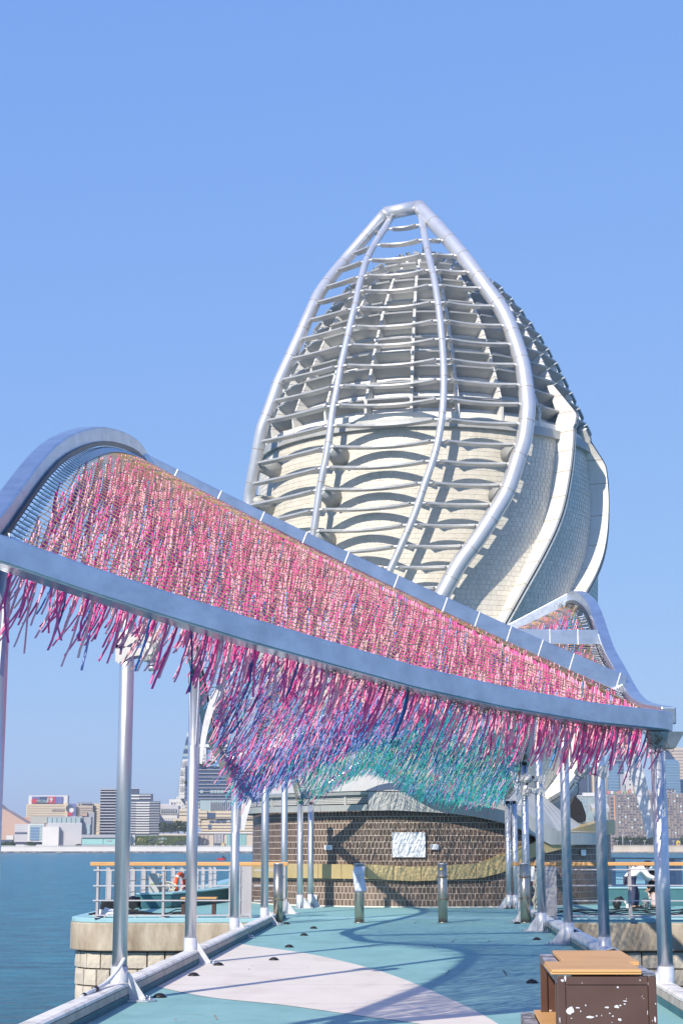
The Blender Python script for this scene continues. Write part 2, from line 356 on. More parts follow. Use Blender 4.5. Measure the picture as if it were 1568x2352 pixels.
# white swoosh painted on the deck
up_ = [(540,2166),(574,2172),(702,2190),(834,2220),(922,2248),(1022,2290),(1082,2318),(1126,2342),(1165,2368),(1215,2410),(1265,2470)]
lo_ = [(334,2267),(425,2281),(502,2294),(642,2308),(758,2324),(842,2336),(922,2346),(1010,2362),(1110,2395),(1200,2440)]
a_ = [gp(*p) for p in up_]; b_ = [gp(*p) for p in lo_]
a_[0][0] = max(a_[0][0], lx(a_[0][1])+.02); b_[0][0] = max(b_[0][0], lx(b_[0][1])+.02)
up2, lo2 = crom(a_, 5), crom(b_, 5)
mb = MB(); poly = [(p[0], p[1], .003) for p in up2]+[(p[0], p[1], .003) for p in lo2[::-1]]
nA, nB = len(up2), len(lo2); ks = 40
def resamp(P, n):
    P = np.array(P); d = np.r_[0, np.cumsum(np.linalg.norm(np.diff(P, axis=0), axis=1))]; s = np.linspace(0, d[-1], n); return np.stack([np.interp(s, d, P[:, i]) for i in range(3)], 1)
ra, rb = resamp(up2, ks), resamp(lo2, ks)
for arr, z in ((ra, .004), (rb, .004)): arr[:, 2] = z
mb.grid([list(ra), list(rb)], smooth=False)
tag(mb.build('painted_swoosh', M['pink_white']), kind='structure')

# ------------------------------------------------------------------ ventilation tower
AX, AY = 2.5, 49.8; PR = 5.2
prof = [(1.0,3.4),(2.09,3.73),(2.85,3.93),(4.03,4.5),(5.8,4.82),(7.71,4.99),(9.6,5.06),(11.6,5.02),(13.19,4.88)]
penv = [(13.19,4.95),(13.45,5.0),(14.53,4.55),(15.5,4.12),(16.43,3.62),(17.4,3.0),(18.22,2.33),(19.05,1.2),(19.4,.14)]
pfrm = [(3.0,4.5),(4.5,5.05),(6,5.34),(7.71,5.63),(9.6,5.71),(11.6,5.70),(13.19,5.6),(14.53,5.2),(16.43,4.36),(17.4,3.85),(18.22,3.2),(19.05,2.45),(19.9,1.6),(20.5,.9)]
def rad(tab, z): return float(np.interp(z, [t[0] for t in tab], [t[1] for t in tab]))
pz = np.linspace(1, 13.19, 60); pr = np.array([rad(prof, z) for z in pz])
for _ in range(6): pr[1:-1] = (pr[:-2]+2*pr[1:-1]+pr[2:])/4
def rbody(z): return float(np.interp(z, pz, pr))
def onsurf(u, v, rf):
    d = ray(u, v); best = None
    ts = np.linspace(36, 52, 1600); P = C0+np.outer(ts/d[1], d)
    rr = np.hypot(P[:, 0]-AX, P[:, 1]-AY); tgt = np.array([rf(z) for z in P[:, 2]]); g = rr-tgt
    k = np.where(g <= 0)[0]
    i = k[0] if len(k) else int(np.argmin(g))
    p = P[i]; return math.atan2(p[0]-AX, -(p[1]-AY)), p[2]
def cyl(phi, r, z): return np.array([AX+r*math.sin(phi), AY-r*math.cos(phi), z])
tower = thing('ventilation_tower', 'egg-shaped cream and silver ventilation tower on a brown tiled base', 'building', (AX, AY, 0))
# lower walls
def zcurve(pts, r):
    o = [onsurf(u, v, lambda z: r) for u, v in pts]; ph = np.array([a for a, b in o]); z = np.array([b for a, b in o])
    i = np.argsort(ph); return ph[i], z[i]
RB = PR+.12
bt = zcurve([(600,1983),(700,1984),(860,1986),(950,1991),(1102,1983),(1153,1964),(1234,1932),(1313,1905),(1375,1887),(1405,1883)], RB)
bb = zcurve([(600,2016),(700,2017),(860,2019),(950,2024),(1102,2017),(1153,2004),(1234,1964),(1313,1943),(1375,1923),(1405,1914)], RB)
fb = zcurve([(585,1868),(700,1865),(905,1861),(1029,1868),(1089,1875),(1149,1888),(1197,1904),(1234,1923),(1262,1940)], PR+.2)
fg = zcurve([(590,1826),(700,1822),(842,1817),(902,1818),(966,1820),(1129,1840),(1209,1869),(1288,1912)], PR+.2)
def zi(c, ph):
    return float(np.interp(ph, c[0], c[1]))
ph_all = np.linspace(-math.pi, math.pi, 145)
mb = MB()
rows = []
for ph in ph_all: rows.append([cyl(ph, PR-.03, -.05), cyl(ph, PR-.03, min(zi(bt, ph)-.02, 9))])
mb.grid(rows, 0, True)
wall = mb.build('brown_wall', M['grout'], tower)
mb = MB(); PHW = np.linspace(R_(-100), R_(62), 90)
mb.grid([[cyl(p, PR-.16, zi(bb, p)-.1), cyl(p, PR-.16, max(zi(fb, p)+.12, zi(bb, p)))] for p in PHW], 0, True)
wall2 = mb.build('upper_brown_wall', M['grout'], tower)
# tiles
tw, thh = .1105, .163
def curved_tile(r, wd, h, d, m):
    mb_ = MB(); vs_ = []
    e = .004
    p = [(-wd/2,0,-h/2),(wd/2,0,-h/2),(wd/2,0,h/2),(-wd/2,0,h/2),(-wd/2+e,-d,-h/2+e),(wd/2-e,-d,-h/2+e),(wd/2-e,-d,h/2-e),(-wd/2+e,-d,h/2-e)]
    mb_.add(p, [(4,5,6,7),(0,1,5,4),(1,2,6,5),(2,3,7,6),(3,0,4,7)]); return mb_
def put_tiles(parent, name, items, mesh, stuff_name, mat_, nmax, key):
    items.sort(key=key)
    for (x, y, z, a, s) in items[:nmax]:
        o = bpy.data.objects.new(name, mesh); COL.objects.link(o); o.parent = parent; o.matrix_parent_inverse = Matrix.Translation(-wloc(parent))
        o.location = (x, y, z); o.rotation_euler = (s, 0, a)
    base = np.array([v.co for v in mesh.vertices]); fcs = [tuple(p.vertices) for p in mesh.polygons]
    V = []; Fq = []
    for (x, y, z, a, s) in items[nmax:]:
        Mx = Matrix.Rotation(a, 3, 'Z') @ Matrix.Rotation(s, 3, 'X'); o_ = len(V)
        q = base @ np.array(Mx).T+np.array([x, y, z]); V += q.tolist(); Fq += [tuple(i+o_ for i in f_) for f_ in fcs]
    me = bpy.data.meshes.new(stuff_name); me.from_pydata(V, [], Fq); me.materials.append(mat_)
    o = link(stuff_name, me, parent); o['kind'] = 'stuff'
tm = curved_tile(PR, tw-.011, thh-.010, .006, 0).mesh('tile', M['brown_tile'])
lower, upper = [], []
for rI in range(40):
    z = .03+thh*(rI+.5)
    n = int(2*math.pi*PR/tw)
    for i in range(n):
        ph = 2*math.pi*(i+.5*(rI % 2))/n-math.pi
        if abs(ph) > R_(112): continue
        if z+thh/2 < zi(bt, ph)+.02: p = cyl(ph, PR-.028, z); lower.append((*p, ph, 0.0))
        elif ph < R_(62) and z+thh/2 > zi(bb, ph) and z-thh/2 < zi(fb, ph)+.1: p = cyl(ph, PR-.16, z); upper.append((*p, ph, 0.0))
vis = lambda t: abs(t[3])+.02*t[2]
put_tiles(wall, 'wall_tile', lower, tm, 'wall_tiling', M['brown_tile'], 120, vis)
put_tiles(wall2, 'wall_tile', upper, tm, 'wall_tiling', M['brown_tile'], 180, vis)
# gold band, thick, in panels
PB = np.linspace(R_(-105), R_(95), 27)
gaps = .0012
for i in range(len(PB)-1):
    pp = np.linspace(PB[i]+gaps, PB[i+1]-gaps, 5); mb = MB()
    lo, hi, nn = [], [], []
    for p in pp:
        n = np.array([math.sin(p), -math.cos(p), 0]); lo.append(cyl(p, PR-.19, zi(bb, p))); hi.append(cyl(p, PR-.19, zi(bt, p))); nn.append(n)
    mb.ribbon(lo, hi, nn, .31); mb.build('gold_panel', M['gold'], tower)
# ledge behind the band on the right
mb = MB(); mb.grid([[cyl(p, PR-.19, zi(bt, p)-.12), cyl(p, 2.5, zi(bt, p)-.12)] for p in np.linspace(R_(30), R_(178), 40)], 0, False)
mb.build('ledge_roof', M['grey_trim'], tower)
# fascia
def fas(nm, lo_f, hi_f, p0, p1, n, th=.12):
    PP = np.linspace(p0, p1, n+1)
    for i in range(n):
        pp = np.linspace(PP[i]+.0008, PP[i+1]-.0008, 6); mb = MB(); lo = [lo_f(p) for p in pp]; hi = [hi_f(p) for p in pp]
        nn = [np.array([math.sin(p), -math.cos(p), 0]) for p in pp]; mb.ribbon(lo, hi, nn, th); mb.build(nm, M['fascia'], tower)
def zlow(p): return zi(fb, p)
def zgr(p): return max(zi(fg, p), zi(fb, p)+.02)
p_l1 = onsurf(845, 1840, lambda z: PR+.2)[0]
fas('fascia_panel', lambda p: cyl(p, PR+.06, zlow(p)), lambda p: cyl(p, PR+.10, zgr(p)-.012), p_l1, R_(58), 7)
fas('fascia_panel', lambda p: cyl(p, PR+.06, zlow(p)), lambda p: cyl(p, PR+.10, zlow(p)+.16), R_(-108), p_l1-.002, 6)
fas('fascia_panel', lambda p: cyl(p, PR+.06, zgr(p)-.09), lambda p: cyl(p, PR+.10, zgr(p)-.012), R_(-108), p_l1-.002, 6)
def ztop(p): return float(np.interp(p, [R_(-100), 0, R_(20), R_(45), R_(60)], [3.75, 3.75, 3.55, 2.95, 2.35]))
fas('upper_fascia_panel', lambda p: cyl(p, PR+.02, zgr(p)+.012), lambda p: cyl(p, rbody(max(ztop(p), zgr(p)+.03))-.0+.05, max(ztop(p), zgr(p)+.03)), R_(-108), R_(60), 13)
# louvre grille in the left fascia
gl0 = R_(-62)
mb = MB(); mb.grid([[cyl(p, PR-.06, zlow(p)+.12), cyl(p, PR-.06, zgr(p)-.05)] for p in np.linspace(R_(-105), p_l1, 30)]); mb.build('grille_back', M['blackp'], tower)
for k in range(5):
    mb = MB(); pp = np.linspace(R_(-100), p_l1, 36)
    def zz(p): return zlow(p)+.19+(zgr(p)-.09-zlow(p)-.19)*(k+.5)/5
    mb.ribbon([cyl(p, PR-.03, zz(p)-.022) for p in pp], [cyl(p, PR-.03, zz(p)+.012) for p in pp], [(math.sin(p), -math.cos(p), 0) for p in pp], .11)
    mb.build('grille_bar', M['fascia'], tower)
for p in (R_(-56), R_(-38.5), R_(-27)):
    mb = MB(); mb.ribbon([cyl(p-.004, PR-.02, zlow(p)+.165), cyl(p+.006, PR-.02, zlow(p)+.165)], [cyl(p-.004, PR-.02, zgr(p)-.095), cyl(p+.006, PR-.02, zgr(p)-.095)], [(math.sin(p), -math.cos(p), 0)]*2, .135); mb.build('grille_post', M['fascia'], tower)
# egg body
mb = MB()
mb.grid([[cyl(p, rbody(z)-.012, z) for z in np.linspace(1, 13.19, 50)] for p in np.linspace(-math.pi, math.pi, 97)])
shell = mb.build('tile_shell', M['shell_joint'], tower)
sw_, sh_ = .147, .136
st = curved_tile(5, sw_-.011, sh_-.011, .006, 0).mesh('shell_tile', M['shell_tile'])
items = []
zz_ = 2.4; rI = 0
while zz_ < 12.7:
    r = rbody(zz_); sl_ = math.atan2(rbody(zz_+.1)-rbody(zz_-.1), .2); n = int(2*math.pi*r/sw_)
    sw2 = 2*math.pi*r/n
    for i in range(n):
        ph = 2*math.pi*(i+.5*(rI % 2))/n-math.pi
        if abs(ph) < R_(108): p = cyl(ph, r-.010, zz_); items.append((*p, ph, sl_))
    zz_ += sh_*math.cos(sl_); rI += 1
put_tiles(shell, 'shell_tile', items, st, 'shell_tiling', M['shell_tile'], 300, lambda t: abs(t[3]-.05)*5+abs(t[2]-10.8)*.9)
# rim ring and inner white wall, core, blades, ribs
mb = MB()
mb.grid([[cyl(p, 4.87, 12.74), cyl(p, 5.04, 12.74), cyl(p, 5.04, 12.98), cyl(p, 4.4, 12.98)] for p in np.linspace(-math.pi, math.pi, 97)], 0, False); mb.build('rim', M['fascia'], tower)
def rin(z): return max(rad(penv, z)-.43, .05)
NS = 24; off = R_(8)
for k in range(NS):
    a, b = off+2*math.pi*k/NS, off+2*math.pi*(k+1)/NS
    am = (a+b)/2
    am = (am+math.pi) % (2*math.pi)-math.pi
    if abs(am) > R_(125): continue
    mb = MB(); zl = list(np.linspace(12.95, 19.0, 14))
    mb.grid([[cyl(p, rin(z), z) for z in zl] for p in np.linspace(a, b, 4)]); mb.build('inner_panel', M['panel_white'], tower)
    mb = MB()
    for i in range(len(zl)-1):
        if i > 10: break
        z0, z1 = zl[i], zl[i+1]
        t = np.array([math.cos(a), math.sin(a), 0])*.035
        q = [cyl(a, rin(z0), z0), cyl(a, rad(penv, z0)-.06, z0+.02), cyl(a, rad(penv, z1)-.06, z1), cyl(a, rin(z1), z1)]
        mb.prism([x-t for x in q], 2*t)
    mb.build('rib', M['rib'], tower)
NROW = 14; zb = [13.42]
for i in range(NROW-1): zb.append(zb[-1]+.51-.0135*i)
for i, z in enumerate(zb):
    for k in range(NS):
        a, b = off+2*math.pi*k/NS, off+2*math.pi*(k+1)/NS
        am = ((a+b)/2+math.pi) % (2*math.pi)-math.pi
        if abs(am) > R_(122): continue
        ro = rad(penv, z+.12); ri = max(ro-.36, .15)
        g = .05/ro
        if i > 10 and k % 2: pass
        mb = MB(); c1, c2 = a+g, b-g
        vs_ = []
        for (rr, dz) in ((ri, -.05), (ro, .155)):
            vs_ += [cyl(c1, rr, z+dz), cyl(c2, rr, z+dz)]
        nrm = np.array([0, 0, .028]); lo = vs_; hi = [p+nrm for p in vs_]
        mb.add(lo+hi, [(0,1,3,2),(4,6,7,5),(0,4,5,1),(2,3,7,6),(0,2,6,4),(1,5,7,3)])
        # bright upstanding lip along the outer edge
        mb.prism([cyl(c1, ro+.002, z+.145), cyl(c2, ro+.002, z+.145), cyl(c2, ro+.012, z+.19), cyl(c1, ro+.012, z+.19)], cyl((c1+c2)/2, ro+.012, z)-cyl((c1+c2)/2, ro, z), 1)
        mb.build('louvre_blade', [M['blade'], M['slat']], tower)
mb = MB(); mb.grid([[cyl(p, .75*rin(z)+.02, z) for z in np.linspace(17.5, 19.1, 8)]+[cyl(p, .02, 19.15)] for p in np.linspace(-math.pi, math.pi, 33)]); mb.build('dome_cap', M['grey_trim'], tower)
mb = MB(); mb.tube([cyl(0, .2, 19.0), cyl(0, .2, 20.0)], .02, 6); mb.build('lightning_rod', M['blackp'], tower)
# spiral frame tubes
A_ = [(881,493),(847,537),(783,612),(736,682),(702,746),(670,810),(644,873),(620,937),(603,989),(588,1053),(578,1110),(571,1149),(569,1220),(574,1300),(590,1390)]
D_ = [(962,477),(1000,510),(1033,548),(1063,590),(1100,645),(1142,690),(1168,734),(1189,798),(1203,856),(1209,914),(1209,960),(1203,1013),(1195,1056),(1166,1128),(1131,1184),(1096,1242),(1055,1300),(1006,1389),(950,1470),(880,1560)]
B_ = [(892,500),(873,560),(849,607),(823,676),(803,751),(789,821),(774,902),(762,978),(751,1053),(737,1120),(719,1236),(703,1320),(690,1400)]
C_ = [(962,484),(980,548),(995,618),(1009,705),(1018,798),(1020,879),(1018,949),(1006,1007),(998,1056),(980,1108),(954,1178),(928,1247),(893,1323),(850,1400)]
def frame_path(pts, rf, n=6, sm=2):
    q = [onsurf(u, v, rf) for u, v in pts]
    ph = np.unwrap(np.array([a for a, b in q])); z = np.array([b for a, b in q])
    for _ in range(sm): ph[1:-1] = (ph[:-2]+2*ph[1:-1]+ph[2:])/4
    P = crom([(a, b, 0) for a, b in zip(ph, z)], n)
    return [(p[0], p[1]) for p in P]
rfr = lambda z: rad(pfrm, z)
FP = {}
for nm, pts, r in (('A', A_, .18), ('D', D_, .225), ('B', B_, .1), ('C', C_, .1)):
    pz_ = frame_path(pts, rfr); FP[nm] = pz_
    path = [cyl(a, rfr(z), z) for a, z in pz_]
    # run every tube up to its corner of the apex
    path = [p_ for p_ in path if p_[2] < (18.1 if nm in 'BC' else 18.7)]
    top = {'A': yp(884, 491, AY-1.0), 'D': yp(961, 475, AY-1.0)}['A' if nm in 'AB' else 'D']
    if nm in 'BC': top = top+np.array([.17 if nm == 'B' else .03, -.06, -.16])
    p1_ = path[0]; t0 = path[0]-path[4]; L0 = np.linalg.norm(top-p1_); t0 *= L0/np.linalg.norm(t0); nk = 10; t1 = (top-p1_)*1.0; up_ = []
    for k in range(nk):
        q = 1-k/nk; h0, h1, h2, h3 = 2*q**3-3*q*q+1, q**3-2*q*q+q, -2*q**3+3*q*q, q**3-q*q; up_.append(h0*p1_+h1*t0+h2*top+h3*t1)
    path = up_+path
    FP[nm] = [(math.atan2(p_[0]-AX, -(p_[1]-AY)), p_[2]) for p_ in path]
    path = [path[0]]+[(path[i-1]+2*path[i]+path[i+1])/4 for i in range(1, len(path)-1)]+[path[-1]]
    mb = MB(); mb.tube(path, r, 18)
    d = 0; step = .95 if r > .15 else 1.1
    for i in range(1, len(path)-1):
        d += np.linalg.norm(path[i]-path[i-1])
        if d > step:
            d = 0; t = path[i+1]-path[i-1]; t /= np.linalg.norm(t); mb.tube([path[i]-t*.008, path[i]+t*.008], r+.004, 18, 1)
    tb = mb.build('frame_tube', [M['tube_paint'], M['joint']], tower)
    FP[nm+'path'] = path
pa, pd = FP['Apath'][0], FP['Dpath'][0]
tA = FP['Apath'][0]-FP['Apath'][2]; tA /= np.linalg.norm(tA)
mb = MB(); dirn = (pd-pa)/np.linalg.norm(pd-pa)
mb.tube([pa-dirn*.02, pd+dirn*.02], .21, 18); mb.tube([pa-tA*.12, pa+dirn*.12], .205, 18)
mb.build('apex_tube', [M['tube_paint'], M['joint']], tower)
def at_z(nm, z):
    q = FP[nm]; zs = np.array([b for a, b in q]); ps = np.array([a for a, b in q]); i = np.argsort(zs); return float(np.interp(z, zs[i], ps[i]))
def zmax(nm): return max(b for a, b in FP[nm])
def zmin(nm): return min(b for a, b in FP[nm])
cy = [155,215,272,335,395,462,535,608,688,768,845,925,1010,1090]; lv = [(680+c*.925)/1.594 for c in cy]+[(1600+c*.925)/1.594 for c in (182,262,348,432,516,600)]
cu = np.array([p[0] for p in C_]); cv = np.array([p[1] for p in C_])
for v in lv:
    u = float(np.interp(v, cv, cu)); _, z = onsurf(u, v, rfr)
    for (p, q, bow) in (('A', 'B', -.05), ('B', 'C', -.30), ('C', 'D', -.2)):
        if z > min(zmax(p), zmax(q))-.1 or z < max(zmin(p), zmin(q)): continue
        a0, a1 = at_z(p, z), at_z(q, z); rr = rfr(z); g0, g1 = (.27 if p == 'A' else .2)/rr, (.3 if q == 'D' else .2)/rr
        if a1-a0 < g0+g1+.02: continue
        e0, e1 = cyl(a0+g0, rr, z), cyl(a1-g1, rr, z); am = (a0+a1)/2; nrm = np.array([math.sin(am), -math.cos(am), 0])
        L = np.linalg.norm(e1-e0); pts = []
        for k in range(9):
            s = k/8; pts.append(e0+(e1-e0)*s+nrm*bow*min(L, 2.6)/2.4*4*s*(1-s))
        mb = MB(); mb.sweep([x+np.array([0, 0, .016]) for x in pts], .15, .03); mb.sweep([x-np.array([0, 0, .03]) for x in pts], .29, .022)
        mb.sweep([x-np.array([0, 0, .006]) for x in pts], .09, .03, 1)
        for e, a, t in ((e0, a0, -1), (e1, a1, 1)):
            c = cyl(a, rr, z); mb.tube([e, e+(c-e)*.9], .035, 6, 2)
        mb.build('slat', [M['slat'], M['blackp'], M['rib']], tower)
# struts from body to the frame
for nm, v in (('B', 1030), ('B', 1125), ('A', 1065), ('A', 1150), ('D', 1025), ('D', 1120), ('A', 1240), ('B', 1225)):
    pts = {'A': A_, 'B': B_, 'D': D_}[nm]; u = float(np.interp(v, [p[1] for p in pts], [p[0] for p in pts])); _, z = onsurf(u, v, rfr); a = at_z(nm, z)
    mb = MB(); p0, p1 = cyl(a, rfr(z), z), cyl(a, rbody(z)-.05, z-.12); mb.tube([p1, p0], [.3, .17], 14); mb.build('strut', M['fascia'], tower)
# fins
def fin(pts, depth, th=.16, n=6, rf=None):
    q = frame_path(pts, rf or (lambda z: rbody(z)+.3 if z < 13.1 else rad(penv, z)+.12), n, 7)
    def rb_(z): return rbody(z) if z < 13.1 else rad(penv, z)
    dp_ = [depth*min(1, .12+i/14)*min(1, .3+(len(q)-1-i)/8) for i in range(len(q))]
    P0 = [cyl(a, rb_(z)-.12, z) for a, z in q]
    P1 = [cyl(a, rb_(z)+d_, z) for (a, z), d_ in zip(q, dp_)]
    k = len(q); mb = MB(); vs_ = []
    for i in range(k):
        t = P0[min(i+1, k-1)]-P0[max(i-1, 0)]; t /= np.linalg.norm(t); n_ = P1[i]-P0[i]; sd = np.cross(t, n_); sd /= np.linalg.norm(sd)
        vs_ += [P0[i]-sd*th/2, P1[i]-sd*th/2, P1[i]+sd*th/2, P0[i]+sd*th/2]
    mb.add(vs_, [(i*4+j, i*4+(j+1) % 4, i*4+4+(j+1) % 4, i*4+4+j) for i in range(k-1) for j in range(4)]+[(0,1,2,3), tuple((k-1)*4+j for j in range(4))])
    # dark edge line along the outer rim and panel joints
    mb.sweep([p for p in P1], .03, .03, 1)
    fo = mb.build('fin', [M['fin'], M['fin_edge']], tower)
    for i in range(4, k-1, 6):
        t = P0[i+1]-P0[i-1]; t /= np.linalg.norm(t); n_ = P1[i]-P0[i]; ln = np.linalg.norm(n_); n_ /= ln; sd = np.cross(t, n_); sd /= np.linalg.norm(sd)
        mj = MB(); mj.obox((P0[i]+P1[i])/2, n_*ln*.5, sd*(th/2+.004), t*.008); mj.build('panel_joint', M['joint'], fo)
fin([(1275,885),(1290,925),(1299,965),(1303,1010),(1303,1055),(1299,1105),(1287,1165),(1268,1215),(1245,1262),(1218,1312),(1190,1365),(1160,1425),(1125,1490),(1085,1560)], .55)
fin([(1350,985),(1368,1030),(1383,1085),(1389,1150),(1384,1215),(1370,1275),(1348,1325),(1325,1370),(1300,1420),(1270,1475)], .5)
fin([(1362,1345),(1374,1400),(1379,1470),(1380,1540),(1372,1620)], .3)
fin([(1352,1640),(1338,1720),(1318,1775),(1290,1815),(1258,1850)], .62, .3)
fin([(1345,1780),(1330,1815),(1316,1850)], .5, .1)
# floodlights on the ledge
def floodlight(u, v, y, label, s, g='floodlights on the tower ledge'):
    p = yp(u, v, y); t = thing('floodlight', label, 'floodlight', p, 0, g)
    mb = MB(); mb.box(-.16*s, .16*s, -.12*s, .12*s, 0, .14*s); mb.build('foot', M['blackp'], t, True)
    mb = MB(); mb.tube([(-.13*s, 0, .1*s), (-.13*s, 0, .34*s)], .02*s, 6); mb.tube([(.13*s, 0, .1*s), (.13*s, 0, .34*s)], .02*s, 6); mb.build('yoke', M['blackp'], t, True)
    return t
t = floodlight(1322, 1888, 47.0, 'big round black floodlight beside the tower fin', 1.35)
mb = MB(); mb.prism([(-.24,-.1,.02),(-.24,-.1,.36),(-.05,-.1,.72),(.16,-.1,.5),(.26,-.1,.18),(.25,-.1,.02),(.14,-.1,-.02)], (.03, .22, .03)); mb.build('reflector', M['black'], t, True, bevel=.02)
t = floodlight(1377, 1886, 47.5, 'small flat floodlight near the end of the gold band', .9)
mb = MB(); mb.obox((0, 0, .36), (.24, 0, 0), (0, .16, .06), (0, -.02, .05)); mb.build('housing', M['lamp_grey'], t, True)
# plaques and notice board on the wall
def plaque(name, label, cat, u0, u1, v0, v1, r, lines):
    a0, z1 = onsurf(u0, v0, lambda z: r); a1, z0 = onsurf(u1, v1, lambda z: r); t = thing(name, label, cat, cyl((a0+a1)/2, r+.02, (z0+z1)/2))
    e0, e1 = cyl(a0, r+.02, 0), cyl(a1, r+.02, 0); n = np.cross(e1-e0, [0, 0, 1.]); n /= np.linalg.norm(n)
    mb = MB(); mb.prism([(*e0[:2], z0), (*e1[:2], z0), (*e1[:2], z1), (*e0[:2], z1)], n*.03); mb.build('board', M['paper'], t)
    for (s0, s1, h0, h1) in lines:
        mb = MB(); q = [e0+(e1-e0)*s for s in (s0, s1)]; mb.prism([(*(q[0]+n*.031)[:2], z0+(z1-z0)*h0), (*(q[1]+n*.031)[:2], z0+(z1-z0)*h0), (*(q[1]+n*.031)[:2], z0+(z1-z0)*h1), (*(q[0]+n*.031)[:2], z0+(z1-z0)*h1)], n*.002)
        mb.build('print_line', M['print'], t)
RU = PR-.12
plaque('notice_board', 'large white printed notice board on the brown tiled wall', 'notice board', 901, 977, 1912, 1969, RU,
       [(.02,.98,.955,.965),(.02,.75,.55,.556),(.25,.68,.2,.207),(.38,.42,.2,.24),(.6,.64,.2,.24),(.45,.47,.45,.5),(.8,.84,.66,.72),(.06,.09,.03,.05)])
plaque('wall_sign', 'small white sign right of the large notice board', 'sign', 988, 1007, 1939, 1951, RU, [(.3,.7,.7,.78),(.2,.8,.45,.5),(.4,.6,.2,.28)])
plaque('wall_sign', 'small white sign on the sunlit brown tiles left of centre', 'sign', 748, 765, 1941, 1952, RU, [(.3,.7,.55,.65),(.3,.7,.3,.36)])
plaque('wall_box', 'small white outlet box low on the brown wall', 'box', 721, 730, 2055, 2067, PR+.02, [(.3,.8,.6,.75)])
plaque('wall_sign', 'small pale sign on the shaded right side of the brown wall', 'sign', 1331, 1341, 1952, 1965, PR+.02, [(.25,.75,.6,.7)])

# ------------------------------------------------------------------ rope canopy
LB = .042; LA = -2.20-LB*17.57
RBs = .036; RA = 3.24-RBs*17.57
Lx = lambda y: LA+LB*y
Rx = lambda y: RA+RBs*y
canopy = thing('rope_canopy', 'wavy steel canopy hung with pink, blue and teal ropes over the walkway', 'canopy', (0.4, 17.5, 0))
Lpts = [(10.3, 3.05)]+[tuple(lp(u, v, LA, LB)[1:]) for u, v in [(0,1195),(60,1097),(100,1047),(200,1000),(270,1012),(330,1062),(403,1283),(430,1440),(448,1508),(476,1656),(496,1712),(524,1764),(536,1804)]]+[(29.5,2.75),(32.0,3.7),(35,4.75),(38,4.6),(41,3.6),(44.2,2.75)]
Rpts = [tuple(lp(u, v, RA, RBs)[1:]) for u, v in [(1530,1660),(1465,1623),(1425,1553),(1390,1490),(1370,1417),(1350,1385),(1320,1370)]]+[(27.2,5.25),(30,4.75),(33.5,3.9),(37,3.25),(40,2.95),(44.2,2.8)]
Rpts[0] = (16.2, Rpts[0][1])
def smooth_curve(pts):
    P = crom([(a, b, 0) for a, b in pts], 10); y = np.array([p[0] for p in P]); z = np.array([p[1] for p in P])
    yy = np.linspace(y[0], y[-1], 500); zz = np.interp(yy, y, z)
    k = np.ones(25)/25; zp = np.r_[2*zz[0]-zz[12:0:-1], zz, 2*zz[-1]-zz[-2:-14:-1]]; zz = np.convolve(zp, k, 'valid'); return yy, zz
Lc, Rc = smooth_curve(Lpts), smooth_curve(Rpts)
Lp = lambda y: np.array([Lx(y), y, np.interp(y, *Lc)])
Rp = lambda y: np.array([Rx(y), y, np.interp(y, *Rc)])
KT = [0,1,2,3,4,5]; KL = [10.7,17.9,22.0,27.0,36.0,44.0]; KR = [16.35,19.8,22.0,26.0,35.5,44.0]
Lt = lambda t: Lp(np.interp(t, KT, KL)); Rt = lambda t: Rp(np.interp(t, KT, KR))
# the sagging front beam
a0, b0 = Lt(0), Rt(0); fbm = (b0[0]-a0[0])/(b0[1]-a0[1]); fam = a0[0]-fbm*a0[1]
c0 = [(0,1268),(180,1331),(360,1389),(565,1452),(776,1512),(941,1558),(1141,1603),(1341,1638),(1501,1655)]
c0p = [lp(u, v, fam, fbm) for u, v in c0]; c0s = np.array([(p[0]-a0[0])/(b0[0]-a0[0]) for p in c0p]); c0z = np.array([p[2] for p in c0p])
c0d = c0z-(a0[2]+(b0[2]-a0[2])*c0s)
c0d0 = c0d[0]-(c0d[1]-c0d[0])/(c0s[1]-c0s[0])*c0s[0]
def dz0(s): return float(np.interp(s, np.r_[-.02, c0s, 1.05], np.r_[c0d0, c0d, c0d[-1]]))
def bump(s): return .85*math.exp(-((s-.36)/.19)**2)*(1 if s > 0 else 0)
def CF(s):                                   # the front beam
    p = a0+(b0-a0)*s; p[2] += dz0(s); return p
def Rcomp(t):                                # right end of the net: first along the front beam, then along the right edge
    if t >= 1: return Rt(t)
    y = a0[1]+(19.8-a0[1])*t
    return CF((y-a0[1])/(b0[1]-a0[1])) if y < b0[1] else Rp(y)
def S(t, s, drop=0.0):
    a, b = Lt(t), Rcomp(t); p = a+(b-a)*s; e = 4*s*(1-s)
    p[2] += bump(s)*max(0, t-4)**2-.06*e*min(1, max(t, 0))*(1 if t < 4 else 5-t)-drop; return p
def cbeam(t, wd, h, n=60, dz=0., ext=(0, 0)):
    P = [S(t, s)+np.array([0, 0, dz]) for s in np.linspace(ext[0], 1-(.012 if t < 3 else 0), n)]
    nxt = .4; mb = MB(); mb.sweep(P, wd, h if t != 1 else list(np.linspace(.09, .23, n))); d = 0
    for i in range(1, n-1):
        d += np.linalg.norm(P[i]-P[i-1])
        if d > nxt: d = 0; nxt = random.uniform(.3, .6); v = P[i+1]-P[i-1]; v /= np.linalg.norm(v); mb.sweep([P[i]-v*.012, P[i]+v*.012], wd+.012, (h if t != 1 else .09+.14*i/n)+.012, 1)
    return mb.build('cross_beam', [M['beam'], M['zinc_paint']], canopy, bevel=.012)
